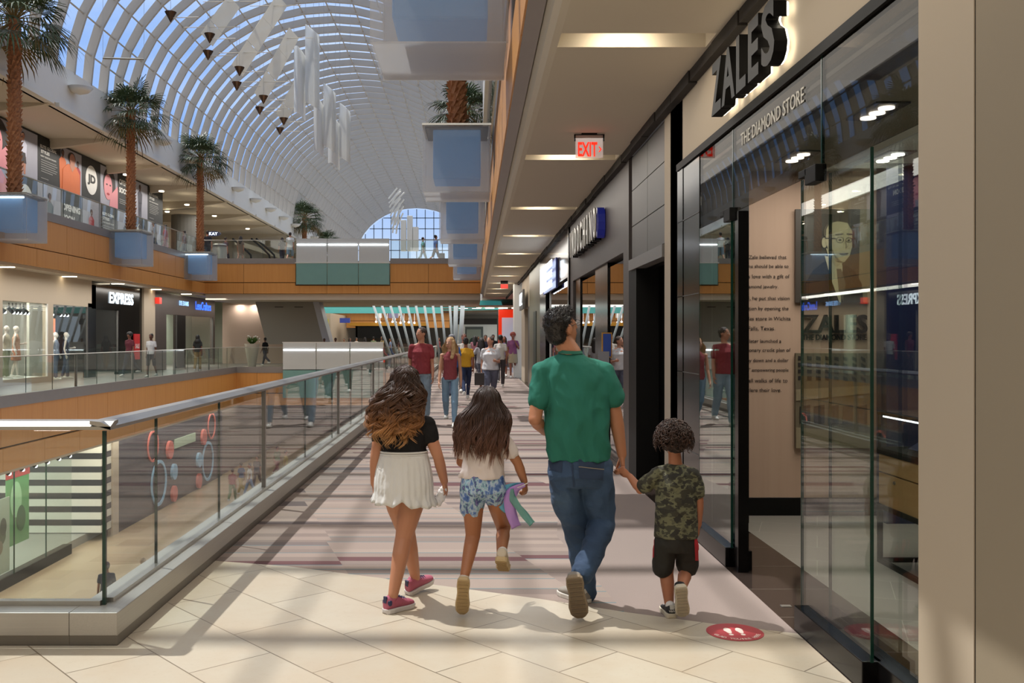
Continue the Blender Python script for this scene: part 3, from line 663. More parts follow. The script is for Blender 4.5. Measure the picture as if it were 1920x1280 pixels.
F.poly('glasses', sd2, [(.38, .684), (.53, .680), (.53, .688), (.38, .692)], .021); F.disc('eye', sd2, .58, .668, .018, .010, .021); F.disc('eye', sd2, .695, .664, .016, .010, .021); F.poly('cheek_shade', sep, [(.42, .60), (.50, .50), (.55, .44), (.60, .435), (.52, .50), (.46, .60)], .018)
for gx, gr in ((.58, .052), (.70, .044)):
    for i in range(18):
        a0, a1 = 2*PI*i/18, 2*PI*(i+1)/18; F.poly('glasses', sd2, [(gx+gr*math.cos(a0), .668+gr*.62*math.sin(a0)), (gx+gr*math.cos(a1), .668+gr*.62*math.sin(a1)), (gx+gr*.86*math.cos(a1), .668+gr*.53*math.sin(a1)), (gx+gr*.86*math.cos(a0), .668+gr*.53*math.sin(a0))], .022, .001)
F.poly('nose', sep, [(.645, .67), (.655, .67), (.68, .59), (.655, .58)], .021); F.poly('mouth', sh, [(.57, .525), (.69, .53), (.68, .515), (.59, .51)], .021)
F = picture('photo_panel', 'sepia street scene photo panel low on the shop wall', 'photograph', 1492, 1632, 662, 840, Yp, P('sepia_street', '#6d6351', .35, var=.25, sc=3))
for j in range(4):
    for i in range(8): F.poly('window', sd2, [(.03+.12*i, .70+.07*j+.02), (.09+.12*i, .70+.07*j+.02-.004*i), (.09+.12*i, .74+.07*j+.02-.004*i), (.03+.12*i, .74+.07*j+.02)], .004)
F.poly('awning', sep, [(0, .5), (1, .58), (1, .66), (0, .62)], .006); F.poly('street', sep, [(0, 0), (1, 0), (1, .16), (0, .22)], .006)
for i in range(5): F.poly('shopfront', sd2, [(.05+.19*i, .26), (.19+.19*i, .26), (.19+.19*i, .46), (.05+.19*i, .44)], .006)
r = root('wall_sign', (Xa(1563, Yp), Yp, Za(636, Yp)), 'black ZALES lettering between the two sepia photos on the shop wall', 'sign')
text('ZALES', M['blackm'], r, (Xa(1563, yb), yb - .01, Za(607, yb)), (1, 0, 0), (0, -1, 0), w=.575, h=.165, ext=.04, bold=.012, name='letters'); text('THE DIAMOND STORE', M['blackm'], r, (Xa(1563, yb), yb - .01, Za(632, yb)), (1, 0, 0), (0, -1, 0), w=.575, h=.05, ext=.015, bold=.01, name='letters')
# big reverse lit sign
r = root('shop_sign', (XS, 6.3, 3.2), 'large black ZALES letters with a white halo on the cream wall', 'sign')
gl = E('halo_glow', '#fff4dc', 3.5); M['sblack'] = P('satin_black', '#080707', .5, spec=.18)
for ch, y, w_ in zip('ZALES', (6.52, 6.22, 5.92, 5.66, 5.38), (.26, .32, .21, .21, .24)):
    text(ch, M['sblack'], r, (XS - .05, y, 3.33), (0, -1, 0), (-1, 0, 0), w=w_, h=.36, ext=.075, bold=.03, name='letter_' + ch.lower()); text(ch, gl, r, (XS - .036, y, 3.33), (0, -1, 0), (-1, 0, 0), w=w_*.93, h=.345, ext=.008, bold=.02, name='halo_light')
# glass doors and side lights
def door(name, label, x, y0, y1, zt=2.46, base=True, edge=(1, 1), clamp=None, bx=(-.045, .05)):
    r = root(name, (x, (y0+y1)/2, 0), label, 'glass door')
    zbox('glass_pane', M['shopglass'] if y0 < 6 else M['farglass'], x - .006, x + .006, y0, y1, .13, zt, r)
    if edge[0]: zbox('near_edge', M['gedge'], x - .0075, x + .0075, y0 - .002, y0 + .004, .13, zt, r)
    if edge[1]: zbox('far_edge', M['gedge'], x - .0075, x + .0075, y1 - .004, y1 + .002, .13, zt, r)
    if base: zbox('base_rail', M['black'], x + bx[0], x + bx[1], y0, y1, 0, .135, r, bevel=.004)
    if clamp: zbox('top_clamp', M['blackm'], x - .03, x + .03, clamp - .09, clamp + .07, zt - .05, zt + .04, r, bevel=.004); zbox('top_pivot', M['blackm'], x - .03, x + .03, clamp + .05, clamp + .17, zt - .0, zt + .04, r, bevel=.004)
    return r
door('shop_door', 'near glass shop door with green edge and thick black base rail', 1.80, 4.265, 5.17, clamp=4.98)
door('side_light', 'near fixed glass side panel standing next to the beige pillar', 1.87, 3.82, 4.95, 2.46, edge=(0, 1))
door('shop_door', 'far glass shop door standing open beside the boy', 1.80, 6.58, 7.5, clamp=6.62)
door('side_light', 'far fixed glass side panel next to the black jamb', 1.86, 6.47, 7.55, 2.46, edge=(1, 0))
zbox('trim', M['black'], 1.80, 1.87, 6.42, 6.50, 0, 2.46, kind=S)
m = MB()
for x, y in ((1.86, 5.62), (1.95, 5.42)): m.box(x - .03, x + .03, y - .02, y + .02, 0, .003)
m.obj('floor_socket', M['steel'], label='small steel floor plates in the black granite threshold', cat='floor plate')
# display case
r = root('display_case', (3.2, 5.6, 0), 'oak and glass jewellery display case on a black frame', 'display case')
x0, x1, y0, y1 = 2.88, 3.5, 4.4, 6.74; m = MB()
for x in (x0, x1-.03):
    for y in (y0, y1-.03): m.box(x, x+.03, y, y+.03, 0, .42); m.box(x, x+.015, y, y+.015, .80, 1.07)
m.box(x0, x1, y0, y0+.03, .0, .03); m.box(x0, x1, y1-.03, y1, .0, .03); m.box(x0, x0+.03, y0, y1, 0, .03); m.box(x1-.03, x1, y0, y1, 0, .03); m.box(x0, x1, y0, y1, .385, .42); m.box(x0, x1, y0, y1, .775, .82)
m.box(x0, x0+.02, y0, y1, 1.05, 1.07); m.box(x0, x1, y1-.02, y1, 1.05, 1.07); m.obj('frame', M['blackm'], r)
for k in range(2):
    yy = y0 + .01 + k*1.165; f = zbox('drawer', M['oak'], x0 + .01, x1 - .02, yy, yy + 1.155, .65, .77, r); g = zbox('cabinet_front', M['oak'], x0 + .01, x1 - .02, yy, yy + 1.155, .42, .64, r)
    MB().tube([(x0 - .0, yy+.9, .6), (x0+.012, yy+.9, .6)], .012, 10).obj('lock', M['steel'], g)
zbox('glass_box', M['glass'], x0+.004, x1-.004, y0+.004, y1-.004, .82, 1.05, r); zbox('glass_top', M['glass'], x0, x1, y0, y1, 1.07, 1.08, r)
for k in range(7):
    y = 4.7 + k*.28; m = MB().prism([(3.0, y, .83), (3.16, y, .83), (3.16, y, .93)], (0, .14, 0)); m.obj('jewellery_stand', P('velvet_stand', '#d8d6d0', .9) if k % 2 else M['navy'], label='small wedge jewellery stand inside the display case', cat='jewellery stand', group='jewellery stands in the display case')
zbox('light_strip', E('case_glow', '#f2f6ff', 4), x0+.02, x0+.04, y0+.05, y1-.05, 1.035, 1.045, r)
# shop downlights
for k, (x, y, lb) in enumerate(((2.65, 6.2, 'nearest triple recessed downlight in the jewellery shop ceiling'), (2.66, 7.75, 'left one of the two far recessed lights in the jewellery shop'), (3.42, 7.75, 'right one of the two far recessed lights in the jewellery shop'))):
    r = root('recessed_light', (x, y, 3.08), lb, 'ceiling light', 'recessed lights of the jewellery shop'); zbox('frame', M['greyp'], x-.11, x+.11, y-.24, y+.24, 3.075, 3.088, r)
    for j in (-1, 0, 1): MB().tube([(x, y+j*.14, 3.065), (x, y+j*.14, 3.075)], .05, 16).obj('bulb', E('bulb_glow', '#fffaf0', 6), r)
# floor sticker
r = root('floor_sticker', (1.417, 5.12, .001), 'round red footprint sticker on the cream tiles', 'floor sticker')
cx, cyy = 1.417, 5.12
MB().prism([(cx+.152*math.cos(2*PI*i/40), cyy+.152*math.sin(2*PI*i/40), .001) for i in range(40)], (0, 0, .0015)).obj('disc', P('red_vinyl', '#a8343a', .45), r)
wv = P('pale_vinyl', '#e3cfc4', .5)
for sx in (-1, 1):
    MB().prism([(cx+sx*.032+.019*math.cos(a)*(1.15 if math.sin(a) > 0 else .85), cyy+.02+.05*math.sin(a), .0027) for a in [2*PI*i/20 for i in range(20)]], (0, 0, .0008)).obj('footprint', wv, r)
    MB().prism([(cx+sx*.032+.013*math.cos(2*PI*i/14), cyy-.048+.014*math.sin(2*PI*i/14), .0027) for i in range(14)], (0, 0, .0008)).obj('heel_print', wv, r)
s_ = "GLAD YOU'RE HERE"
for i, ch in enumerate(s_):
    if ch == ' ': continue
    a = math.radians(-158 + 136 * i / (len(s_)-1)); d_ = V((math.cos(a), math.sin(a), 0)); text(ch, wv, r, V((cx, cyy, .0027)) + d_*.122, (-d_.y, d_.x, 0), (0, 0, 1), h=.022, ext=.0008, bold=.01)
# ---------------------------------------------------------------- right hand shopfronts beyond the jewellery shop
def XY(px, X=XS): return X * FOC / (px - VX)
# grey panelled bay with dark entrance (px 1181-1245)
y0, y1 = 8.92, 10.85
for j, (za, zb_) in enumerate(((2.50, 2.86), (2.87, 3.27), (3.28, 3.66))):
    for i in range(2): zbox('wall_right', M['greyp'], XS + .02, XS + .1, y0 + i*.97, y0 + i*.97 + .955, za, zb_, kind=S)
zbox('trim', P('grey_ledge', '#6a6764', .4), XS - .02, XS + .12, y0, y1, 2.36, 2.48, kind=S); zbox('wall_right', M['blackm'], XS + .1, XS + .2, y0, y1, 2.36, 3.75, kind=S)
zbox('wall_right', M['blackm'], XS + .0, XS + .25, 10.45, 10.95, 0, 2.4, kind=S); zbox('wall_right', P('charcoal_door', '#2e2d31', .4), XS + .55, XS + .62, 8.9, 10.6, 0, 2.5, kind=S)
zbox('wall_right', M['blackm'], XS + .2, XS + .8, 10.55, 10.7, 0, 3.6, kind=S); zbox('trim', P('slate_panel', '#4a494d', .4), XS + .50, XS + .55, 8.9, 10.6, .2, 1.55, kind=S); zbox('floor', M['granite'], 1.75, 2.6, 8.34, 52, -.4, -.003, kind=S)
# dark brown shop (px 1068-1181)
y0, y1 = 10.95, 17.6
zbox('wall_right', M['brown'], XS, XS + .15, y0, y1, 2.62, 3.7, kind=S)
for a, b in ((10.95, 11.35), (17.1, 17.6)): zbox('wall_right', M['brown'], XS, XS + .15, a, b, 0, 2.62, kind=S)
zbox('wall_right', M['black'], XS + .03, XS + .2, 12.9, 14.2, 0, 2.62, kind=S); zbox('wall_right', M['black'], XS + .03, XS + .2, 16.2, 17.1, 0, 2.62, kind=S)
r = root('shop_window', (XS, 12.1, 0), 'tall reflective shop window beside the dark brown facade', 'shop window', 'windows of the dark brown shop'); zbox('glass_pane', glass('mirror_glass', '#6e7470', .45, .5), XS + .05, XS + .07, 11.35, 12.9, .1, 2.55, r); zbox('frame', M['black'], XS + .03, XS + .09, 11.35, 12.9, 0, .1, r)
r = root('shop_window', (XS, 15.2, 0), 'farther reflective shop window of the dark brown shop', 'shop window', 'windows of the dark brown shop'); zbox('glass_pane', glass('mirror_glass', '#6e7470', .45, .5), XS + .05, XS + .07, 14.2, 16.2, .1, 2.55, r); zbox('frame', M['black'], XS + .03, XS + .09, 14.2, 16.2, 0, .1, r)
zbox('wall_right', M['blackm'], XS + 1.2, XS + 1.3, 10.9, 17.6, 0, 3.7, kind=S)
r = root('shop_sign', (XS, 14.5, 3.1), 'tall chrome and blue lettering on the dark brown facade', 'sign')
bl = P('blue_letter_return', '#232c66', .3, emis='#1a2cff', es=.04)
for k, ch in enumerate('INDOCHINO'):
    y = 16.15 - k * .40
    text(ch, M['steel'], r, (XS - .13, y, 3.17), (0, -1, 0), (-1, 0, 0), w=.07 if ch == 'I' else .24, h=.42, ext=.02, bold=.02, name='letter_face'); text(ch, bl if k == 8 else M['black'], r, (XS - .01, y, 3.17), (0, -1, 0), (-1, 0, 0), w=.07 if ch == 'I' else .24, h=.42, ext=.10, bold=.02, name='letter_return')
zbox('trim', M['black'], XS - .03, XS + .1, 17.6, 17.8, 0, 3.7, kind=S)
# cosmetics shop (px 1012-1068)
zbox('wall_right', P('brown_gloss_fascia', '#4f4039', .12), XS, XS + .12, 17.8, 23.6, 2.75, 3.7, kind=S); zbox('wall_right', M['black'], XS + .0, XS + .15, 23.6, 25.6, 0, 3.7, kind=S)
r = root('shop_window', (XS, 20, 0), 'reflective window under the LUSH sign', 'shop window'); zbox('glass_pane', glass('mirror_glass', '#7e8480', .4, .5), XS + .04, XS + .06, 17.9, 22.6, .1, 2.7, r); zbox('frame', M['white'], XS + .02, XS + .05, 22.55, 22.62, 0, 2.75, r)
zbox('wall_right', M['blackm'], XS + 1.2, XS + 1.3, 17.6, 36, 0, 3.7, kind=S)
r = root('shop_sign', (XS, 21.8, 2.7), 'glowing white LUSH FRESH HANDMADE COSMETICS sign', 'sign')
text('LUSH', M['sign'], r, (XS - .12, 22.7, 2.98), (0, -1, 0), (-1, 0, 0), w=1.9, h=.62, ext=.015, bold=.02, name='letters')
for k, s_ in enumerate(('FRESH', 'HANDMADE', 'COSMETICS')): text(s_, M['sign'], r, (XS - .12, 20.9, 3.20 - .22*k), (0, -1, 0), (-1, 0, 0), w=1.4, h=.15, ext=.015, bold=.02, name='letters')
zbox('backing', P('blue_back', '#26327a', .4), XS - .05, XS - .01, 20.1, 23.7, 2.66, 3.3, r)
# olive metal facade and pale shop (px 972-1012)
ol = P('olive_metal_facade', '#6f6a50', .35, .3, sc=.5, var=.15)
zbox('wall_right', ol, XS, XS + .15, 25.6, 30.5, 0, 3.7, kind=S); zbox('wall_right', M['cream'], XS + .02, XS + .15, 30.5, 35.5, 2.6, 3.7, kind=S); zbox('wall_right', M['brown'], XS, XS + .15, 30.5, 31.2, 0, 2.6, kind=S)
zbox('door_1', P('dark_green_door', '#24332a', .4), XS - .02, XS + .02, 27.0, 28.2, 0, 2.35, kind=S); zbox('wall_right', M['cream'], XS, XS + .15, 33.2, 35.5, 0, 2.6, kind=S); zbox('wall_right', M['blackm'], XS + .3, XS + .4, 31, 33.3, 0, 2.6, kind=S)
r = root('shop_sign', (XS, 33, 2.4), 'small dark blade sign hanging beside the olive facade', 'sign'); zbox('board', M['greyp'], XS - .16, XS - .10, 31.4, 33.8, 2.55, 3.2, r); text('LIZ', M['sign'], r, (XS - .17, 32.6, 2.9), (0, -1, 0), (-1, 0, 0), w=1.5, h=.4, ext=.01)
zbox('wall_right', M['white'], 1.60, 2.3, 37.2, 38.2, 0, 3.75, kind=S)
zbox('wall_right', M['brown'], 2.95, 3.1, 38.2, 75, 0, 3.7, kind=S)

# exit signs
def exit_sign(x, y, z, w_, h_, label, arrow=True):
    r = root('exit_sign', (x, y, z), label, 'exit sign'); MB().box(x-w_*.28, x+w_*.28, y-.02, y+.03, z+h_*1.42, z+h_*1.52).obj('ceiling_canopy', M['blackm'], r)
    m = MB(); m.box(x-w_*.55, x+w_*.55, y-.012, y+.012, z+h_*1.38, z+h_*1.42); m.box(x-w_*.55, x-w_*.5, y-.012, y+.012, z+h_*1.02, z+h_*1.42); m.box(x+w_*.5, x+w_*.55, y-.012, y+.012, z+h_*1.02, z+h_*1.42); m.obj('bracket', M['blackm'], r)
    MB().box(x-w_*.5, x+w_*.5, y-.004, y+.004, z, z+h_*1.38).obj('acrylic_plate', glass('sign_acrylic', '#f0dcd8', .05, .2, dirt=.25), r)
    text('EXIT', M['red'], r, (x-w_*.06, y-.006, z+h_*.52), (1, 0, 0), (0, -1, 0), w=w_*.70, h=h_*.86, ext=.003, bold=.02, name='letters')
    if arrow: MB().prism([(x+w_*.36, y-.007, z+h_*.7), (x+w_*.45, y-.007, z+h_*.52), (x+w_*.36, y-.007, z+h_*.34), (x+w_*.34, y-.007, z+h_*.38), (x+w_*.41, y-.007, z+h_*.52), (x+w_*.34, y-.007, z+h_*.66)], (0, -.003, 0)).obj('arrow', M['red'], r)
exit_sign(1.22, 9.96, 3.49, .29, .175, 'red EXIT sign with arrow hanging from the near walkway ceiling')
r = root('exit_sign', (1.18, 36, 3.45), 'small red exit sign far down the walkway ceiling', 'exit sign'); MB().box(1.03, 1.31, 35.98, 36.02, 3.46, 3.62).obj('plate', P('far_exit_red', '#b8332a', .4, emis='#ff3020', es=.5), r); MB().box(1.03, 1.31, 35.97, 36.03, 3.64, 3.75).obj('ceiling_canopy', M['blackm'], r)

# ---------------------------------------------------------------- left walkway shops (X = -15.3)
LX = -15.3
def LY(px, X=LX): return -X * FOC / (VX - px)
def lwall(px0, px1, z0, z1, mat, X=LX, name='wall_left', t=.2): zbox(name, mat, X - t, X, LY(px0, X), LY(px1, X), z0, z1, kind=S)
lwall(-700, 5, 0, 3.86, M['cream']); lwall(5, 172, 2.8, 3.86, M['cream']); lwall(5, 90, 0, .2, M['cream']); lwall(90, 100, 0, 2.8, M['cream']); lwall(165, 172, 0, 2.95, M['black'])
lwall(172, 180, 0, 3.7, M['black'], t=.2); lwall(172, 270, 2.75, 3.86, M['black'], t=.25); lwall(223, 270, 0, 2.75, M['black']); lwall(270, 291, 0, 3.86, M['cream'], X=LX + .1)
lwall(291, 403, 2.75, 3.8, M['brown']); lwall(291, 312, 0, 2.75, M['brown']); lwall(332, 348, 0, 2.75, M['blackm']); lwall(400, 403, 0, 2.75, M['brown'])
for a, b, z0 in ((5, 90, .2), (100, 165, .0), (180, 222, .1), (312, 332, .1), (348, 400, .1)):
    y0, y1 = LY(a), LY(b); r = root('shop_window', (LX, y0, z0), {5: 'wide display window with two pale mannequins at the far left', 100: 'second display window beside the black EXPRESS front', 180: 'glass entrance below the EXPRESS sign', 312: 'narrow window in the brown shopfront', 348: 'wide lit window under the blue sign letters'}[a], 'shop window')
    zbox('glass_pane', M['glass'], LX - .04, LX - .03, y0, y1, z0, 2.8, r); zbox('frame', M['greyp'] if a != 5 else M['white'], LX - .06, LX, y1 - .06, y1, z0, 2.8, r)
# interiors
gw = P('display_backdrop', '#a9a79c', .7, sc=.5)
zbox('wall_left', gw, -18.2, -18, 28, 37.8, 0, 3.8, kind=S); zbox('wall_left', gw, -17.2, -17.15, 32.3, 34.0, .2, 2.9, kind=S); zbox('wall_left', P('store_divider', '#b9b7ab', .6), -17, -16.9, 35.9, 37.8, 0, 3.0, kind=S)
zbox('wall_left', P('bright_store', '#cfc9bc', .7), -20, -19.8, 30, 75, 0, 3.8, kind=S); zbox('wall_left', M['blackm'], -19.8, -15.5, 44.2, 44.4, 0, 3.8, kind=S); zbox('wall_left', P('poster_orange', '#c9704a', .6), -18, -17.9, 39.6, 40.4, .3, 2.4, kind=S)
zbox('wall_left', P('optician_wall', '#b9c2b0', .7), -18, -17.9, 49, 75, 0, 3.6, kind=S); zbox('wall_left', P('optician_end', '#a9ad9c', .7), -18, -15.3, 60, 60.2, 0, 3.8, kind=S)
for y in (33, 40.6, 52): area('shop_lamp', (-16.6, y, 3.3), 1.5, 240, (1, .95, .88), sy=5)
# cove lights in the soffit
for k in range(5):
    y = 30.3 + k*4.75; MB().box(-15.25, -14.75, y-.06, y+.06, 3.835, 3.858).obj('slot_light', M['lamp'], label='lit slot lamp in the ceiling of the opposite lower walkway', cat='ceiling light', group='slot lamps of the opposite walkway')
# track spotlights
tl = root('track_spotlight', (-15.9, 31.4, 2.55), 'black track spotlight above the display mannequins', 'spotlight', 'track spotlights in the display windows')
MB().tube([(-15.9, 31.4, 2.78), (-15.9, 31.4, 2.6)], .02, 6).obj('stem', M['blackm'], tl); MB().tube([(-15.92, 31.35, 2.62), (-15.8, 31.5, 2.45)], [.06, .075], 10).obj('can', M['blackm'], tl); MB().ell((-15.795, 31.51, 2.445), .055).obj('bulb', M['lampw'], tl)
for y in (31.7, 32.3, 32.55, 32.8, 33.1, 33.35, 34.9, 35.3, 36.0, 36.3, 36.6): dup(tl, (-15.9, y, 2.55))
# signs
r = root('shop_sign', (LX, 41, 2.95), 'glowing white EXPRESS sign on the black shopfront', 'sign'); text('EXPRESS', M['sign'], r, (LX + .02, 41.0, 3.27), (0, 1, 0), (1, 0, 0), w=2.75, h=.48, ext=.012, bold=.02, name='letters')
r = root('shop_sign', (LX, 53.2, 3.0), 'blue glowing LENSCRAFTERS sign on the brown shopfront', 'sign'); text('LensCrafters', M['blueglow'], r, (LX + .02, 53.4, 3.35), (0, 1, 0), (1, 0, 0), w=3.0, h=.46, ext=.012, bold=.01, name='letters')
r = root('shop_sign', (LX, 49.8, 3.1), 'small blue EYE EXAMS lettering on the brown shopfront', 'sign'); text('EYE EXAMS', E('pale_blue', '#9ac4ff', 1.5), r, (LX + .02, 49.8, 3.38), (0, 1, 0), (1, 0, 0), w=1.6, h=.24, ext=.012, bold=.01, name='letters')
r = root('exit_sign', (-14.9, 45.4, 3.3), 'small red exit sign beside the cream pilaster on the left', 'exit sign'); zbox('plate', P('left_exit', '#c8322a', .4, emis='#ff3020', es=.5), -15.18, -14.98, 45.0, 45.35, 3.2, 3.5, r)
r = root('floor_poster', (-15.0, 42.6, 0), 'red sale poster standing by the black shopfront', 'poster'); zbox('board', P('red_board', '#c0242a', .4), -15.25, -15.2, 42.3, 43.0, .6, 1.75, r); text('SALE', P('white_print', '#e8e4e0', .5), r, (-15.19, 42.65, 1.2), (0, 1, 0), (1, 0, 0), w=.5, h=.2, ext=.004)
# pink wall beyond, planter vase
zbox('wall_left', P('pinkish_wall', '#b79f8e', .6, sc=.4), LX, -10.0, 57.5, 57.8, 0, 3.8, kind=S)
for x in (-14.2, -13.3): area('wall_washer', (x, 57.2, 3.6), .2, 14, sy=.2)
r = root('potted_plant', (-11.9, 49.6, 0), 'tall flared planter with white flowers on the lower bridge', 'potted plant'); MB().lathe((-11.95, 50.9, 0), [(.20, 0), (.40, 1.25), (.36, 1.25), (.34, 1.15)]).obj('pot', P('pale_fibre_pot', '#b5ab9c', .5), r, smooth=False)
m = MB(); fl = MB(); rr = random.Random(4)
for k in range(90):
    a = rr.uniform(0, 2*PI); l_ = rr.uniform(.15, .42); e = V((-11.95 + math.cos(a)*l_, 50.9 + math.sin(a)*l_, 1.25 + rr.uniform(.05, .42))); b = V((-11.95, 50.9, 1.2)); s_ = V((-math.sin(a), math.cos(a), 0))*.05
    m.add([b, (b+e)/2 + s_ + V((0, 0, .06)), e, (b+e)/2 - s_ + V((0, 0, .06))], [(0, 1, 2, 3)])
    if k % 5 == 0: fl.ell(e + V((0, 0, .02)), .035, nu=6, nv=4)
m.obj('leaves', P('leaf_green', '#4a6b2c', .5), r); fl.obj('flowers', M['white'], r)

# ---------------------------------------------------------------- hoarding with posters on the upper left gallery
HX = -17.5
zbox('wall_left', P('hoarding_black', '#151512', .6), HX - .3, HX - .02, 14, 53.2, 5.72, 9.78, kind=S); zbox('wall_left', M['cream'], HX - 3.5, HX - 3.3, 53.2, 118, 5.72, 9.8, kind=S)
pk = P('poster_grey', '#9c9ba6', .6); pb = P('poster_black', '#14130f', .6); pw = P('poster_white', '#d8d6d0', .6)
def pc(n, c): return P('poster_' + n, c, .6)
tones = dict(skin=pc('skin', '#b07860'), dark=pc('dark_skin', '#5a3a30'), orange=pc('orange', '#c8642c'), red=pc('red', '#a02630'), hair=pc('hair', '#241816'), pink=pc('pink', '#d68a90'), shirt=pc('shirt', '#c4c4d2'), coat=pc('coat', '#2b2838'), slate=pc('slate', '#3c4f58'))
PW = 2.13
def poster(y, z0, z1, kind, label):
    r = root('poster', (HX, y, z0), label, 'poster'); MB().box(HX - .02, HX, y, y + PW - .01, z0, z1).obj('sheet', pb if kind in ('elite', 'jd', 'opening', 'elite2', 'openlow') else pk, r)
    F = Face((HX, y, z0), (0, 1, 0), (0, 0, 1), PW, z1 - z0, r); T = tones
    def fig(a, s, body, skin, legs=None, hairc=None, b0=0.0):
        top = b0 + s
        F.poly('body', T[body], [(a-.13*s, b0+(.42*s if legs else 0)), (a-.17*s, b0+.72*s), (a-.05*s, b0+.82*s), (a+.05*s, b0+.82*s), (a+.17*s, b0+.72*s), (a+.14*s, b0+(.42*s if legs else 0))], .004)
        if legs: F.poly('legs', T[legs], [(a-.13*s, b0+.43*s), (a-.10*s, b0), (a-.02*s, b0), (a, b0+.3*s), (a+.03*s, b0), (a+.10*s, b0), (a+.13*s, b0+.43*s)], .004)
        F.disc('hair', T[hairc or 'hair'], a, b0+.925*s, .075*s, .075*s, .005); F.disc('face', T[skin], a+.01*s, b0+.90*s, .055*s, .065*s, .009); F.poly('neck', T[skin], [(a-.03*s, b0+.84*s), (a+.03*s, b0+.84*s), (a+.04*s, b0+.79*s), (a-.04*s, b0+.79*s)], .008)
    if kind == 'woman': fig(.42, .88, 'shirt', 'skin', 'skin', b0=.05); F.poly('skirt', T['hair'], [(.3, .5), (.5, .5), (.54, .28), (.26, .28)], .012)
    elif kind in ('elite', 'elite2'):
        F.txt('ELITE GLOBAL', pw, .45, .80, w=.7, h=.07, bold=.03); F.txt('STYLES', pw, .31, .69, w=.36, h=.07, bold=.03); F.txt('NEW SEASON DROPS', pw, .45, .59, w=.66, h=.035)
        for k, wd_ in enumerate((.66, .7, .62, .7, .66, .5)): F.poly('text_line', pc('grey_text', '#8b8a86'), [(.13, .50-.05*k), (.13+wd_, .50-.05*k), (.13+wd_, .515-.05*k), (.13, .515-.05*k)])
        F.poly('text_line', pc('grey_text2', '#8b8a86'), [(.13, .1), (.45, .1), (.45, .115), (.13, .115)])
    elif kind == 'group':
        fig(.8, .82, 'red', 'dark', b0=0); fig(.08, .95, 'orange', 'dark', b0=-.0)
        F.poly('jersey', T['orange'], [(.05, 0), (.08, .5), (.3, .66), (.7, .66), (.88, .5), (.9, 0)], .016); F.poly('neck', T['skin'], [(.4, .62), (.42, .74), (.62, .74), (.64, .62), (.52, .5)], .02); F.disc('hair', T['hair'], .5, .83, .17, .13, .018); F.disc('face', T['skin'], .52, .79, .13, .14, .022)
    elif kind == 'jd':
        F.disc('oval', pw, .5, .5, .31, .36, .006); F.txt('JD', pb, .5, .5, w=.42, h=.27, d=.012, bold=.05)
    elif kind == 'face':
        F.disc('hair', T['hair'], .5, .6, .36, .40, .004); F.poly('arm', T['pink'], [(.5, 0), (.55, .3), (.98, .62), (1, .5), (1, 0)], .008); F.disc('face', T['pink'], .42, .5, .24, .33, .010); F.disc('eye', T['hair'], .34, .56, .05, .02, .016); F.disc('eye', T['hair'], .54, .56, .05, .02, .016); F.disc('mouth', T['red'], .42, .32, .08, .03, .016)
    elif kind in ('opening', 'openlow'):
        F.txt('OPENING', pw, .5, .78 if kind == 'opening' else .66, w=.84, h=.15, bold=.05); F.txt('SOON', pw, .36, .56 if kind == 'opening' else .42, w=.56, h=.15, bold=.05)
        for k in range(3): F.poly('text_line', pc('grey_text3', '#8b8a86'), [(.1, .30-.05*k), (.7, .30-.05*k), (.7, .32-.05*k), (.1, .32-.05*k)])
    elif kind == 'man': fig(.45, .92, 'coat', 'dark', 'coat', b0=.02)
    elif kind == 'bust': fig(.5, .95, 'slate', 'dark', b0=-.1)
    elif kind == 'redman': fig(.5, .85, 'red', 'dark', b0=-.05)
    elif kind == 'pinkshoe': F.poly('hoodie', T['pink'], [(.3, 0), (.35, .8), (.6, 1), (.98, .7), (1, 0)]); F.disc('ball', T['hair'], .5, .3, .2, .14, .012)
K = [('opening', 'black OPENING SOON poster cut off at the far left'), ('face', 'poster of a face hidden behind the nearest palm trunk'), ('woman', 'grey poster of a standing woman right of the nearest palm'), ('elite', 'black ELITE GLOBAL STYLES poster left of the orange jersey poster'), ('group', 'poster of people in an orange jersey and red top'), ('jd', 'black poster with JD in a white oval'), ('face', 'pink portrait poster right of the JD oval'), ('opening', 'black OPENING SOON poster behind the second palm trunk'), ('man', 'grey poster of a man in a long dark coat'), ('elite2', 'black ELITE GLOBAL STYLES poster at the right end of the hoarding')]
K2 = [('jd', 'lower black poster with a white oval behind the first planter'), ('pinkshoe', 'pink hoodie poster low behind the nearest palm'), ('jd', 'low black poster with a partly hidden white oval'), ('bust', 'grey bust poster seen through the gallery glass'), ('openlow', 'low OPENING SOON poster seen through the gallery glass'), ('redman', 'low poster of a person in a red top behind the glass'), ('elite', 'low ELITE GLOBAL STYLES poster behind the glass'), ('bust', 'low grey poster beside the second palm'), ('jd', 'low black poster right of the second palm'), ('woman', 'low right end poster of a standing figure')]
for i in range(10):
    y = 31.5 + PW*i; poster(y, 7.86, 9.70, *K[i]); poster(y, 5.9, 7.84, *K2[i])
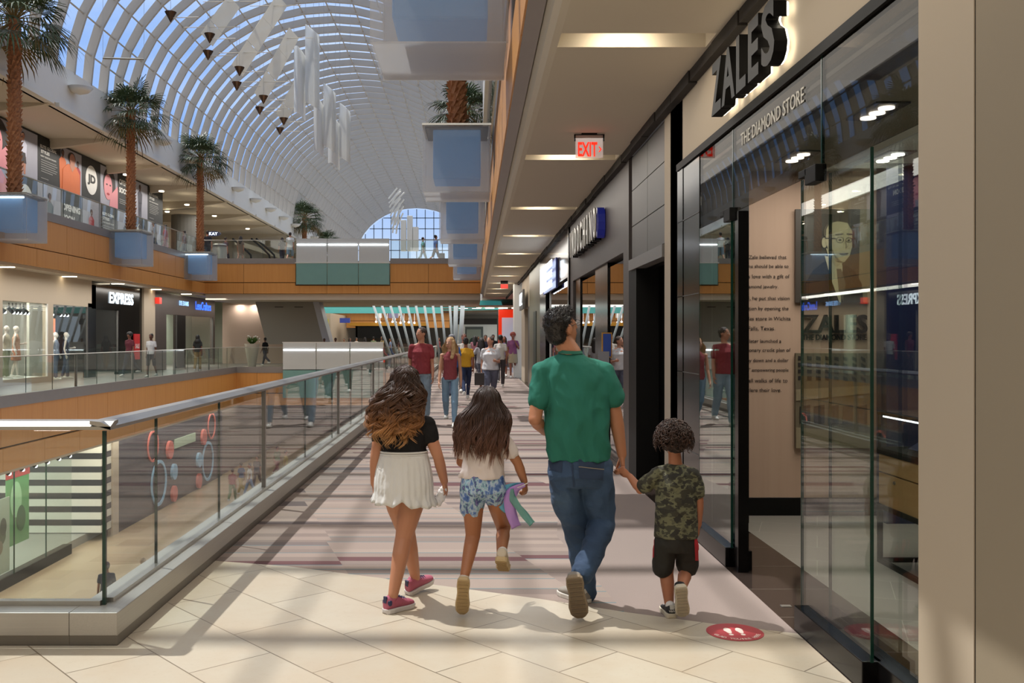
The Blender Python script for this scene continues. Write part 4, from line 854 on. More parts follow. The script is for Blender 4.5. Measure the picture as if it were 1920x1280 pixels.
# wall sconces on the white beam, small ceiling downlights
sc0 = None
for k in range(12):
    y = 34.3 + 4.6*k
    if sc0 is None:
        sc0 = root('uplight_bowl', (XU + .3, y, 10.55), 'white uplight bowl on the beam under the glass vault', 'wall light', 'uplight bowls along the white beam'); m = MB(); x = XU + .3
        m.lathe((x, y, 10.4), [(.02, 0), (.3, .10), (.46, .26), (.42, .26), (.2, .12), (.02, .05)], 20); m.obj('bowl', M['white'], sc0, smooth=True); MB().box(XU, x, y-.06, y+.06, 10.5, 10.62).obj('bracket', M['white'], sc0)
    else: dup(sc0, (XU + .3, y, 10.55))
for k, (x, y) in enumerate([(-16.2, 44), (-16.2, 49), (-16.4, 54), (-16.2, 59), (-15.8, 66), (-18.5, 57), (-18.5, 63)]):
    MB().tube([(x, y, 9.15), (x, y, 9.2)], .13, 14).obj('downlight', M['lamp'], label='round downlight in the upper gallery ceiling', cat='ceiling light', group='round downlights of the upper gallery')

# ---------------------------------------------------------------- hanging sculpture: sails, strips, cone lamps
cl = frosted('white_sail_cloth', '#efefec', .12, .6)
def sail(name, pts, z0, z1, lab):
    m = MB(); n = len(pts)
    for k in range(n - 1):
        a, b = V((*pts[k], 0)), V((*pts[k+1], 0)); d = (b-a).normalized(); q = V((-d.y, d.x, 0))*.02; s0, s1 = .9*(k/(n-1))**2, .9*((k+1)/(n-1))**2
        m.add([a+V((0,0,z0-s0*.35)), b+V((0,0,z0-s1*.35)), b+V((0,0,z1-s1*.45)), a+V((0,0,z1-s0*.45))], [(0,1,2,3)])
        m.add([a+q+V((0,0,z0-s0*.35)), b+q+V((0,0,z0-s1*.35)), b+q+V((0,0,z1-s1*.45)), a+q+V((0,0,z1-s0*.45))], [(3,2,1,0)])
    r = root('hanging_sail', (pts[0][0], pts[0][1], z0), lab, 'hanging sail', 'white sails hung under the vault'); m.obj('cloth', cl, r, smooth=True)
    mm = MB()
    for k in (0, n-1): mm.tube([(pts[k][0], pts[k][1], z1-.5), (pts[k][0], pts[k][1], ZS + RB*math.sqrt(max(.02, 1-((pts[k][0]-CX)/RA)**2)))], .008, 4)
    mm.obj('wires', M['steel'], r)
def arc(x0, x1, Y, dep, n=9): return [(Xa(x0 + (x1-x0)*k/n, Y), Y + dep*math.sin(PI*.9*k/n)) for k in range(n+1)]
Ys = 36
sail('s', arc(573, 597, Ys, .5), Za(190, Ys), Za(45, Ys), 'tallest white sail, upper left of the hanging group'); sail('s', arc(551, 574, Ys+.4, -.4), Za(208, Ys), Za(82, Ys), 'narrow grey-white sail left of the tallest sail')
sail('s', arc(607, 628, Ys+1, .5), Za(262, Ys), Za(142, Ys), 'middle white sail with a folded left side'); sail('s', arc(588, 608, Ys+1.3, -.4), Za(270, Ys), Za(165, Ys), 'low left white sail under the tallest one')
sail('s', arc(637, 656, Ys+2, .4), Za(275, Ys), Za(168, Ys), 'rightmost white sail of the hanging group'); sail('s', arc(615, 638, Ys+2.3, -.4), Za(285, Ys), Za(190, Ys), 'lowest white sail of the hanging group')
stm = frosted('strip_acrylic', '#efe9dc', .25, .3)
for (xa, ya, xb, yb_, Y, lb) in ((388, 64, 440, -8, 30, 'nearest slanted acrylic strip of the hanging sculpture'), (445, 122, 530, -10, 32, 'second slanted acrylic strip from the left'), (487, 175, 552, 52, 34, 'third slanted acrylic strip from the left'), (527, 214, 562, 150, 37, 'short slanted acrylic strip left of the sails')):
    a, b = at(xa, ya, Y), at(xb, yb_, Y + 1.5); d = (b - a); ln = d.length; d.normalize(); w_ = V((.17, .1, 0)); q = V((0, .012, .006))
    r = root('acrylic_strip', tuple(a), lb, 'hanging strip', 'slanted strips of the hanging sculpture'); m = MB(); ns = max(3, int(ln / .9))
    for k in range(ns):
        p0, p1 = a + d*(ln*k/ns), a + d*(ln*(k+1)/ns - .02); kk = V((0, 0, .05 if k % 2 else -.05))
        m.prism([p0 - w_, p0 + w_*.9 - V((0,0,.35)), p1 + w_*.9 - V((0,0,.35)), p1 - w_], q + kk*.3)
    m.obj('strip', stm, r); m = MB()
    for k in range(0, ns, 2): p = a + d*(ln*(k+.5)/ns); m.tube([p - V((.9, 0, 0)), p + V((.9, 0, .02))], .012, 5)
    m.obj('rods', M['steel'], r)
bz = P('bronze_cone', '#5a4a40', .25, .7)
def vault_z(x): return ZS + (RB + .1) * math.sqrt(max(.02, 1 - ((x - CX) / RA) ** 2))
cml = None
for k, (x, y, Y) in enumerate(((320, 32, 27), (393, 72, 29), (390, 104, 30), (449, 134, 31), (444, 162, 32), (494, 187, 34), (487, 208, 35), (532, 228, 37), (525, 246, 38.5))):
    p = at(x, y, Y); cn = root('cone_lamp', tuple(p), 'small bronze cone lamp hanging point down under the vault', 'pendant lamp', 'bronze cone lamps in the hanging sculpture')
    MB().lathe(p - V((0,0,.15)), [(.01, 0), (.17, .29), (.14, .29)], 12).obj('cone', bz, cn); MB().tube([p + V((0,0,.12)), V((p.x, p.y, vault_z(p.x)))], .006, 4).obj('wire', M['steel'], cn); MB().tube([p + V((.05,0,-.02)), p + V((.8,0,0))], .014, 5).obj('rod', M['white'], cn)
r = root('hanging_bar', tuple(at(193, 109, 32)), 'thin horizontal steel bar hanging before the second palm', 'hanging bar'); a, b = at(193, 109, 32), at(270, 111, 32); MB().tube([a, b], .035, 8).obj('bar', M['steel'], r)
for q in (a, b): MB().tube([q, V((q.x, q.y, vault_z(q.x)))], .006, 4).obj('wire', M['steel'], r)
# distant strips of the sculpture and white columns of the far sails
for k in range(9):
    p = at(738 - k*.5 + (k % 2)*8, 352 + k*6.5, 80); q = at(728 + k*1.0, 366 + k*8, 80)
    m = MB(); 
    for j in range(2): m.tube([p + V((.25*j + .3, j*.6, 0)), q + V((.25*j, j*.6, -.3))], .07, 5)
    m.obj('acrylic_strip', M['white'], label='far white slanted rod of the distant hanging sculpture', cat='hanging strip', group='distant slanted rods before the arched window')
for x, y0, y1, lb in ((756, 412, 470, 'far left white sail before the arched window'), (768, 404, 470, 'tallest far white sail before the arched window'), (779, 425, 470, 'far right white sail before the arched window')):
    MB().box(Xa(x-5, 84), Xa(x+5.5, 84), 84, 84.5, Za(y1, 84), Za(y0, 84)).obj('hanging_sail', M['white'], label=lb, cat='hanging sail', bevel=.05)

r = root('sign_stand', (1.68, 12, 0), 'small easel sign with a yellow framed blue picture beside the dark brown shop', 'sign stand')
zbox('yellow_frame', P('yellow_frame', '#c08a2c', .5), 1.63, 1.76, 12.0, 12.02, 1.34, 1.66, r); zbox('blue_picture', P('blue_picture', '#2a4a9c', .5), 1.645, 1.745, 11.99, 12.0, 1.355, 1.645, r)
zbox('grey_board', P('grey_board', '#8a8a90', .5), 1.58, 1.72, 11.96, 11.98, 1.02, 1.42, r); MB().tube([(1.67, 12.03, 0), (1.67, 12.03, 1.6)], .012, 8).obj('pole', M['blackm'], r); MB().tube([(1.67, 12.03, 0), (1.67, 12.03, .02)], .10, 16).obj('base', M['blackm'], r)
# ---------------------------------------------------------------- escalator block under the upper bridge
r = root('escalator', (-12, 58, 0), 'grey underside of an escalator slanting down under the upper bridge', 'escalator')
Ye = 54
MB().prism([at(478, 563, Ye), at(586, 563, Ye), at(611, 645, Ye), at(500, 645, Ye)], (0, 1.2, 0)).obj('truss_cover', P('grey_soffit_panel', '#8f897f', .5, sc=.5), r)
MB().prism([at(586, 563, Ye-.1), at(597, 563, Ye-.1), at(620, 645, Ye-.1), at(607, 645, Ye-.1)], (0, 1.4, 0)).obj('side_stringer', P('pale_stringer', '#b4b6c2', .4), r)
for x, y in ((515, 575), (552, 575)): MB().box(Xa(x, Ye-.02), Xa(x+16, Ye-.02), Ye-.03, Ye, Za(y+1, Ye), Za(y, Ye)).obj('vent_slot', M['blackm'], r)
# white leaning struts
for k in range(12):
    x0 = 697 + 16.2*k if k < 10 else 855 + (k-10)*13; x1 = 733 + 13.0*k if k < 10 else 853 + (k-10)*9
    p, q = at(x0, 563, 60), at(x1, 668, 60); d = (q - p); MB().tube([p, q + d*.35], .075 if k < 10 else .14, 10).obj('leaning_strut', P('pale_blue_steel', '#b9c6cf', .4), smooth=True, label='slim pale steel strut leaning beside the far light well' if k < 10 else 'thick pale steel strut at the right end of the leaning row', cat='strut', group='leaning struts below the upper bridge')
# far shops of the concourse
zbox('wall_end', P('far_shop_wall', '#a99c88', .6, sc=.3), -22, 6, 88, 88.3, 0, 3.65, kind=S)
r = root('cafe_canopy', (-8, 70, 2.3), 'black food counter canopy with gold edge far down the concourse', 'canopy'); zbox('valance', M['blackm'], Xa(668, 70), Xa(800, 70), 69.5, 72, Za(634, 70), Za(611, 70), r); zbox('gold_edge', P('gold_edge', '#b07e28', .4, .3), Xa(655, 70), Xa(800, 70), 69.4, 72.2, Za(611, 70), Za(605, 70), r)
zbox('post', P('gold_post', '#a87a2c', .4), Xa(669, 70), Xa(671.5, 70), 69.5, 69.7, 0, Za(611, 70), r); zbox('counter', P('counter_face', '#5a4a40', .5), Xa(672, 70), Xa(800, 70), 70.5, 71, 0, 1.15, r)
r = root('advert_board', (-7, 69, 3.3), 'small advert board with white letters A on top of the cafe canopy', 'sign')
for x in (710, 750): text('A' if x > 720 else 'I', M['white'], r, at(x, 588, 69.3), (1, 0, 0), (0, -1, 0), w=.5, h=.62, ext=.05, bold=.05)
MB().ell(at(720, 583, 69.2), .22).obj('red_ball', P('red_ball', '#b02a38', .4), r); zbox('board', P('advert_lilac', '#8b86a6', .5), Xa(728, 69), Xa(746, 69), 69.1, 69.2, Za(596, 69), Za(580, 69), r)
for k in range(9): q_ = at(706 + k*9 + R.uniform(-3, 3), 603 + (k % 3), 69.2); MB().ell(q_, .07).tube([q_, V((q_.x, q_.y, 3.62))], .004, 4).obj('bulb_lamp', M['lampw'], label='tiny warm bulb hanging over the far cafe counter', cat='lamp', group='bulbs over the far cafe counter')
r = root('kiosk_sign', (-11, 66, 2.9), 'small blue and white shop sign left of the cafe canopy', 'sign'); zbox('board', P('navy_board', '#2a3568', .4, emis='#3444a0', es=.3), Xa(637, 66), Xa(656, 66), 66, 66.2, Za(605, 66), Za(596, 66), r)
zbox('wall_left', M['cream'], -14, Xa(640, 72), 66.5, 88, 0, 3.3, kind=S); zbox('trim', P('lime_panel', '#b0b045', .5), Xa(609, 62), Xa(616, 62), 62, 62.1, Za(618, 62), Za(598, 62), kind=S)
r = root('far_shopfront', (-1, 80, 0), 'white lit shopfront with a grey framed notice far down the concourse', 'shopfront')
zbox('fascia', P('charcoal_fascia', '#3a3733', .5), Xa(850, 78), Xa(932, 78), 78, 78.3, Za(608, 78), Za(597, 78), r); zbox('wall', P('bright_shop', '#cfd0c6', .6, emis='#e8e8dc', es=.15), Xa(850, 79), Xa(932, 79), 79, 79.2, 0, Za(606, 79), r)
zbox('notice_frame', P('grey_frame', '#6f7b78', .5), Xa(872, 78), Xa(906, 78), 78.5, 78.7, 0, Za(612, 78), r); zbox('notice', P('pale_green_notice', '#a9b8aa', .5), Xa(875, 78), Xa(902, 78), 78.4, 78.5, Za(668, 78), Za(617, 78), r); MB().prism([at(886+6*math.cos(a), 641+8*math.sin(a), 78.3) for a in [2*PI*i/20 for i in range(20)]], (0, -.05, 0)).obj('emblem', P('dark_green_emblem', '#1f4a3a', .5), r)
r = root('red_portal', (1.9, 60, 0), 'bright red illuminated shop portal at the end of the walkway', 'shop portal'); rd = P('red_portal_paint', '#c5301c', .4, emis='#ff3410', es=.45)
zbox('header', rd, Xa(935, 60), Xa(969, 60), 60, 60.6, Za(595, 60), Za(580, 60), r); zbox('jamb', rd, Xa(935, 60), Xa(941, 60), 60, 60.6, 0, Za(595, 60), r); zbox('inner_screen', P('pale_blue_screen', '#a9b8c4', .4, emis='#b8c8d8', es=.35), Xa(941, 61), Xa(966, 61), 61, 61.1, 0, Za(595, 61), r)
for k in range(5): MB().box(-1 + k*.9, -.4 + k*.9, 64, 64.2, 3.55, 3.6).obj('slot_light', M['lamp'], label='lit ceiling panel far down the concourse', cat='ceiling light', group='far concourse ceiling lights')

# ---------------------------------------------------------------- ground floor (z -6.1)
G = -6.1; GX = -14.3
zbox('wall_left', M['blackm'], GX - .3, GX, 14, 33.6, G, G + .35, kind=S)
r = root('shop_window', (GX, 26, G), 'long glass front of the striped cosmetics shop on the ground floor', 'shop window'); zbox('glass_pane', M['glass'], GX - .03, GX - .01, 14, 33.6, G + .35, -2.3, r)
for y in (21, 24.2, 27.2, 29.4, 31.6): zbox('mullion', M['gedge'], GX - .035, GX, y, y + .03, G + .35, -2.3, r)
zbox('wall_left', P('shop_back', '#a9adab', .5), -22, -21.8, 14, 42, G, -2.1, kind=S); zbox('floor', P('shop_floor', '#8f8b80', .3), -22, GX - .3, 14, 40, G, G + .3, kind=S)
bw = NT('black_white_stripes'); sx = bw.n('SeparateXYZ'); bw.l(bw.n('NewGeometry').outputs['Position'], sx.inputs[0]); fr = bw.math('FRACT', bw.math('DIVIDE', bw.math('ADD', sx.outputs[2], 6.0), .5)); bw.bsdf(bw.mix(bw.math('LESS_THAN', fr, .46), lin('#c9c2b2'), lin('#16151a')), .5)
zbox('wall_left', bw.m, -22, -14.05, 35.6, 36.6, G + .3, -2.1, kind=S); zbox('wall_left', M['cream'], -14.2, -13.98, 36.62, 37.2, G, -2.1, kind=S)
ws = P('dark_hoarding', '#3c373b', .4, var=.25, sc=2); zbox('wall_left', ws, GX - .3, -14.02, 37.2, 52.6, G, -2.1, kind=S)
zbox('wall_left', P('ground_far_wall', '#6c5f55', .5, sc=.6, var=.2), GX - .3, -14.1, 52.6, 100, G, -2.1, kind=S); zbox('wall_end', P('ground_end', '#7f756a', .5), -15, 6, 90, 90.4, G, -2, kind=S)
area('ground_shop_lamp', (-18, 27, -2.4), 3, 800, (.9, 1, 1), sy=14)
sh_m = P('shelf_white', '#c9d2d6', .4); goods = [P('goods_%d' % i, c, .5) for i, c in enumerate(('#33363f', '#7d8fae', '#c9c6c8', '#a8736b', '#d8d8d8'))]
r = root('display_shelf', (-18, 27, G + .3), 'lit white display shelving in the ground floor shop', 'shelf')
for k in range(6): zbox('shelf', sh_m, -19.4, -19.0, 22, 30.5, G + .9 + k*.5, G + .94 + k*.5, r)
zbox('back_panel', sh_m, -19.5, -19.42, 22, 30.5, G + .3, G + 3.6, r)
for k in range(5):
    for j in range(14): y = 22.3 + j*.58; zz = R.choice((.16, .22, .28)); MB().box(-19.3, -19.1, y, y + R.uniform(.2, .4), G + .945 + k*.5, G + .945 + zz + k*.5).obj('product_box', R.choice(goods), label='small product box on the lit ground floor shelves', cat='product', group='products on the ground floor shelves')
def gposter(label, x, y0, y1, z0, z1, col, n=1): r = root('poster', (x, y0, z0), label, 'poster'); zbox('sheet', P('p' + col[1:], col, .5), x - .03, x, y0, y1, z0, z1, r); return Face((x, y0, z0), (0, 1, 0), (0, 0, 1), y1 - y0, z1 - z0, r)
F = gposter('green poster with a red heading hanging in the ground floor shop window', -14.6, 29.5, 31.0, G + 1.1, G + 3.7, '#5f9a5c'); F.poly('heading', P('heading_red', '#b8322e', .5), [(-.05, .82), (1.02, .82), (1.02, 1), (-.05, 1)], .01); F.txt('NOW OPEN', P('heading_type', '#7c1614', .5), .5, .91, w=.8, h=.09, d=.02); F.disc('leaf', P('leaf_light', '#a8cfa0', .5), .4, .55, .25, .22, .01); F.disc('leaf', P('leaf_dark', '#2e5a30', .5), .62, .3, .2, .16, .012)
F = gposter('pale botanical poster standing in the ground floor shop window', -14.45, 28.0, 29.4, G + .45, G + 2.75, '#b5b9a6'); F.disc('flower', P('botanic', '#5d6148', .5), .55, .5, .26, .12, .01); F.disc('flower', P('botanic2', '#8f7a64', .5), .5, .36, .18, .1, .012); F.disc('flower', P('botanic3', '#4c4a3c', .5), .7, .62, .14, .12, .012)
F = gposter('small framed red and yellow sign at the left edge of the ground floor', -13.2, 25.0, 26.0, G + .9, G + 2.1, '#b95f52'); F.poly('band', P('sign_yellow', '#c9b84a', .5), [(0, .4), (1, .4), (1, .6), (0, .6)])
for k in range(9):
    o = dup(tl, (-14.0, 25.6 + k*.85, -2.38)); o['label'] = 'small track spotlight above the ground floor shop window'; o['group'] = 'track spotlights over the ground floor shop window'
# rings and discs on the dark hoarding
def gdisc(px, py, rx, ry, ring, col, label):
    X = -14.0; Y = -X*FOC/(VX - px); z = Za(py, Y); rv = ry/FOC*Y; m = MB(); n = 40
    if ring: 
        for i in range(n):
            a, b = 2*PI*i/n, 2*PI*(i+1)/n
            m.prism([(X, Y+rv*math.cos(a), z+rv*math.sin(a)), (X, Y+rv*math.cos(b), z+rv*math.sin(b)), (X, Y+rv*.86*math.cos(b), z+rv*.86*math.sin(b)), (X, Y+rv*.86*math.cos(a), z+rv*.86*math.sin(a))], (.05, 0, 0))
    else: m.prism([(X, Y+rv*math.cos(2*PI*i/n), z+rv*math.sin(2*PI*i/n)) for i in range(n)], (.12, 0, 0))
    m.obj('wall_ring' if ring else 'wall_disc', col, label=label, cat='wall ring' if ring else 'wall disc')
co, lb_ = P('coral', '#c96a5e', .5), P('light_blue', '#8ab0c8', .5)
gdisc(286, 836, 11, 30, True, co, 'large coral ring nearest the railing corner'); gdisc(297, 905, 14, 43, True, lb_, 'large pale blue ring below the near coral ring'); gdisc(316, 843, 8, 17, False, co, 'large coral disc right of the near coral ring'); gdisc(324, 884, 6, 15, False, lb_, 'blue disc right of the near blue ring'); gdisc(324, 925, 6, 15, False, co, 'small coral disc under the near blue disc')
gdisc(396, 798, 7, 25, True, co, 'far coral ring at the upper right of the dark hoarding'); gdisc(380, 819, 6, 15, False, co, 'coral disc left of the far coral ring'); gdisc(389, 864, 10, 37, True, lb_, 'far pale blue ring on the dark hoarding'); gdisc(371, 862, 5, 14, False, lb_, 'small blue disc left of the far blue ring'); gdisc(371, 901, 6, 14, False, co, 'lowest far coral disc on the dark hoarding')
Y0, Y1 = 14*FOC/(888-326), 14*FOC/(888-365); zbox('wall_banner', P('pale_banner', '#a9b8a0', .5), -14.0, -13.95, Y0, Y1, Za(841, Y0), Za(824, Y0), label='pale horizontal banner between the discs on the dark hoarding', cat='banner')
# upstairs bits
r = root('litter_bin', (-14.1, 52.2, 5.72), 'round steel litter bin on the upper bridge', 'bin'); MB().lathe((Xa(412, 52.5), 52.5, 5.72), [(.36, 0), (.38, .05), (.38, 1.0), (.34, 1.06), (.05, 1.08)], 24).obj('drum', M['steel'], r, smooth=False); MB().lathe((Xa(412, 52.5), 52.5, 6.62), [(.385, 0), (.385, .08)], 24).obj('band', M['greyp'], r)
r = root('escalator', (-13, 58, 5.7), 'upper escalator balustrades rising behind the bridge railing', 'escalator')
for px in (470, 505, 514): MB().tube([at(px-34, 447, 58), at(px-8, 470, 58), at(px, 478, 58), at(px+2, 492, 58)], .06, 8).obj('handrail', M['blackm'], r)
MB().prism([at(440, 449, 59), at(560, 487, 59), at(560, 495, 59), at(440, 458, 59)], (0, .3, 0)).obj('balustrade', P('beige_balustrade', '#a59c88', .5), r)
r = root('shop_sign', (-17, 57, 7.3), 'small dark oval sign on the upper gallery behind the third palm', 'sign'); MB().prism([at(400+14*math.cos(a), 438+5*math.sin(a), 57) for a in [2*PI*i/24 for i in range(24)]], (0, .1, 0)).obj('board', M['navy'], r); text('KAY', M['sign'], r, at(400, 438, 56.98), (1, 0, 0), (0, -1, 0), w=.5, h=.18, ext=.02)
MB().lathe((Xa(347, 60), 60, 5.72), [(.85, 0), (.85, 3.6)], 24).obj('column', P('gallery_column', '#77756f', .5), label='round grey column on the upper gallery behind the hoarding end', cat='column')
# ================================================================ people
UP = V((0, 0, 1))
def hand(m, w, d, nrm, side, s=1, curl=.35, spread=1.0, tuck=None):
    """w wrist, d direction of the hand, nrm palm normal, side +1/-1 thumb side sign"""
    d = V(d).normalized(); nrm = (V(nrm) - d * V(nrm).dot(d)).normalized(); t = d.cross(nrm).normalized() * side   # thumb side
    m.eloft([(w - d*.01*s, t*.024*s, nrm*.019*s), (w + d*.03*s, t*.033*s, nrm*.017*s), (w + d*.065*s, t*.040*s, nrm*.015*s), (w + d*.088*s, t*.038*s, nrm*.012*s)], 12)
    for k, (o, l, cu) in enumerate(((.029, .072, curl*.8), (.010, .080, curl), (-.010, .075, curl*1.15), (-.028, .058, curl*1.3))):
        p = w + d*.080*s + t*o*s; a = cu*.6; pts = [p - d*.02*s]; rad = [.0105*s]; q = p; fan = t*(o*1.6*spread)
        for j, seg in enumerate((.44, .31, .25)):
            dd = (d*math.cos(a) + nrm*math.sin(a) + fan*(1 if j == 0 else .5)).normalized(); q = q + dd*l*seg*s; pts.append(q.copy()); rad.append((.0100, .0092, .0078)[j]*s); a += cu*1.1
        m.limb([pts[0], p] + pts[1:], [rad[0], .0105*s] + rad[1:], 8)
    b = w + d*.022*s + t*.024*s + nrm*.004*s; d1 = (d*.62 + t*.72 + nrm*.28).normalized(); d2 = (d*.88 + t*.25 + nrm*.42).normalized()
    m.limb([b - d1*.01*s, b + d1*.036*s, b + d1*.036*s + d2*.030*s, b + d1*.036*s + d2*.052*s], [.016*s, .0125*s, .0108*s, .009*s], 8)
def headm(m, c, f, up, s, neck, nr=.05):
    f = V(f).normalized(); rt = f.cross(up).normalized(); u = rt.cross(f); Mx = Matrix((rt, f, u)).transposed()
    m.ell(c + u*.018*s - f*.008*s, (.073*s, .092*s, .092*s), Mx, 20, 14)
    m.ell(c + f*.022*s - u*.035*s, (.060*s, .068*s, .078*s), Mx, 18, 12); m.ell(c + f*.050*s - u*.088*s, (.030*s, .030*s, .026*s), Mx)
    m.ell(c + f*.075*s - u*.003*s, (.046*s, .018*s, .04*s), Mx)
    m.tube([c + f*.082*s + u*.012*s, c + f*.108*s - u*.026*s], [.007*s, .014*s], 8); m.ell(c + f*.104*s - u*.030*s, (.017*s, .012*s, .010*s), Mx)
    m.ell(c + f*.084*s - u*.062*s, (.024*s, .012*s, .010*s), Mx)
    for q in (-1, 1): m.ell(c + rt*.074*s*q - u*.012*s - f*.006*s, (.011*s, .020*s, .032*s), Mx)
    m.limb([neck, neck.lerp(c - u*.05*s - f*.018*s, .6), c - u*.05*s - f*.018*s], [nr*1.12*s, nr*s, nr*s], 14)
    return f, rt, u
def facebits(r, c, f, rt, u, s, brow='#1d1410', glasses=False):
    eye = P('eye_white', '#d8d2cc', .3); iris = P('iris', '#2a1a12', .2); br = P('brow_hair', brow, .8); lp = P('lips', '#9c5a50', .5)
    Mx = Matrix((rt, f, u)).transposed()
    for q in (-1, 1):
        e = MB().ell(c + rt*.030*s*q + f*.084*s + u*.004*s, (.014*s, .008*s, .008*s), Mx, 10, 6).obj('eye', eye, r); MB().ell(c + rt*.030*s*q + f*.0905*s + u*.004*s, (.006*s, .003*s, .006*s), Mx, 8, 5).obj('iris', iris, e)
        MB().ell(c + rt*.031*s*q + f*.088*s + u*.022*s, (.019*s, .006*s, .004*s), Mx, 10, 5).obj('eyebrow', br, r)
    MB().ell(c + f*.093*s - u*.061*s, (.021*s, .007*s, .007*s), Mx, 10, 5).obj('lips', lp, r)
    if glasses:
        m = MB(); 
        for q in (-1, 1):
            cc = c + rt*.034*s*q + f*.103*s + u*.002*s
            m.tube([cc + rt*.024*s*math.cos(a) + u*.018*s*math.sin(a) for a in [2*PI*i/16 for i in range(17)]], .0016, 5); m.tube([cc + rt*.024*s*q + u*.004, c + rt*.079*s*q + u*.006*s - f*.005*s], .0018, 5)
        m.tube([c + rt*.01*s + f*.105*s + u*.006*s, c - rt*.01*s + f*.105*s + u*.006*s], .0016, 5); m.obj('glasses', P('dark_frame', '#1c1816', .3), r)
def body(r, J, s, skin, vox, look, th=(.078, .056, .055, .032), ar=(.044, .036, .026), nr=.05, tors=(.13, .10), hand_s=None, handsp=None, feet=True, bare=False):
    m = MB(); hs = hand_s or s; sx = (J['shR'] - J['shL']).normalized(); fw = UP.cross(sx).normalized()
    hd = headm(m, J['head'], look[0], look[1], s*look[2], J['neck'], nr)
    P_, W_, C_ = J['pelvis'], J['waist'], J['chest']; tw, td = tors
    sh = (J['shL'] + J['shR'])/2
    m.eloft([(P_ - UP*.07*s, sx*tw*.7, fw*td*.7), (P_, sx*tw*1.02, fw*td), (W_, sx*tw*.86, fw*td*.86), (C_, sx*tw, fw*td*.98), (sh - UP*.035*s, sx*tw*1.0, fw*td*.8), (sh + UP*.01*s, sx*tw*.6, fw*td*.6), (J['neck'], sx*.055*s, fw*.055*s)], 20)
    for a, b, c in (('shL', 'elL', 'wrL'), ('shR', 'elR', 'wrR')):
        A, B, C = J[a], J[b], J[c]; m.limb([J['neck'].lerp(A, .35) - UP*.02*s, A, A.lerp(B, .35), B, B.lerp(C, .3), C], [ar[0]*1.0, ar[0]*1.12, ar[0]*1.02, ar[1], ar[1]*1.04, ar[2]])
        q = a[-1]; spec = (handsp or {}).get(q)
        dr = (C - B).normalized(); nn = -sx if q == 'R' else sx
        if spec: hand(m, C, spec[0], spec[1], spec[2], hs*.95, spec[3])
        else: hand(m, C, dr, nn, 1 if q == 'R' else -1, hs*.95, .45)
    for a, b, c in (('hiL', 'knL', 'anL'), ('hiR', 'knR', 'anR')):
        A, B, C = J[a], J[b], J[c]; bk = -fw; m.limb([A + UP*.02*s, A.lerp(B, .4), B, B.lerp(C, .3) + bk*.012*s, C], [th[0]*1.08, th[0], th[1], th[2], th[3]])
        if bare: m.limb([C, C + fw*.03*s - UP*.05*s, C + fw*.15*s - UP*.06*s], [th[3]*1.05, .032*s, .026*s])
    m.skin('body', skin, r, vox, 3)
    return hd
def shoe(r, heel, toe, up, w, h, upper, sole, trim=None, sock=None, ankle=None, st=.028, name='shoe', tread=None):
    heel, toe = V(heel), V(toe); d = toe - heel; L_ = d.length; d.normalize(); up = V(up); up = (up - d*up.dot(d)).normalized(); t = d.cross(up).normalized()
    pr_ = [(0, .55, .62), (.04, .78, .95), (.18, .88, 1.0), (.35, .86, .98), (.5, .92, .74), (.7, 1.0, .56), (.88, .86, .42), (.97, .58, .30), (1.0, .3, .18)]
    m = MB(); m.eloft([(heel + d*L_*a + up*(st*.6 + h*c*.5), t*w*.5*b*.96, up*h*c*.52) for a, b, c in pr_], 18); u_ = m.skin(name, upper, r, .006, 2)
    m = MB(); rings = []
    for a, b, c in [(-.02, .3, 0), (0, .62, 0), (.05, .88, 0), (.2, .95, 0), (.38, .84, 0), (.55, .92, 0), (.72, 1.06, 0), (.88, .94, 0), (.98, .62, 0), (1.02, .3, 0)]:
        k = heel + d*L_*a; lift = up*(.012 if a > .95 or a < 0 else 0); rings.append([k - t*w*.5*b + lift, k + t*w*.5*b + lift, k + t*w*.5*b*1.02 + up*st, k - t*w*.5*b*1.02 + up*st])
    so = m.loft(rings).obj('sole', sole, u_, smooth=False, bevel=.004); 
    if tread is not None:
        mm = MB()
        for k in range(9): a = .08 + k*.1; c = heel + d*L_*a - up*.0025; ww = w*.40*(.86 if .25 < a < .5 else .98); mm.obox(c, t*ww, d*L_*.026, up*.0025)
        mm.obj('tread', tread, u_)
    if trim is not None:
        mm = MB(); 
        for k in range(4): c = heel + d*L_*(.42+.08*k) + up*(h*(.80-.09*k) + st*.5); mm.tube([c - t*w*.26, c + up*.012, c + t*w*.26], .0045, 6)
        mm.obj('laces', trim, u_)
        MB().obox(heel + d*L_*.02 + up*(h*.62 + st), t*w*.16, d*.005, up*h*.22).obj('heel_tab', trim, u_)
    if sock is not None and ankle is not None: MB().limb([heel + d*L_*.22 + up*(h*.6 + st), ankle.lerp(heel + d*L_*.22 + up*h*.6, .2)], [w*.40, w*.38], 12).skin('sock', sock, r, .006, 2)
    return u_
def px_secs(S, Y): return [(at((x0+x1)/2, y, Y), V(((x1-x0)/2/FOC*Y, 0, 0)), V((0, rv, 0))) for y, x0, x1, rv in S]
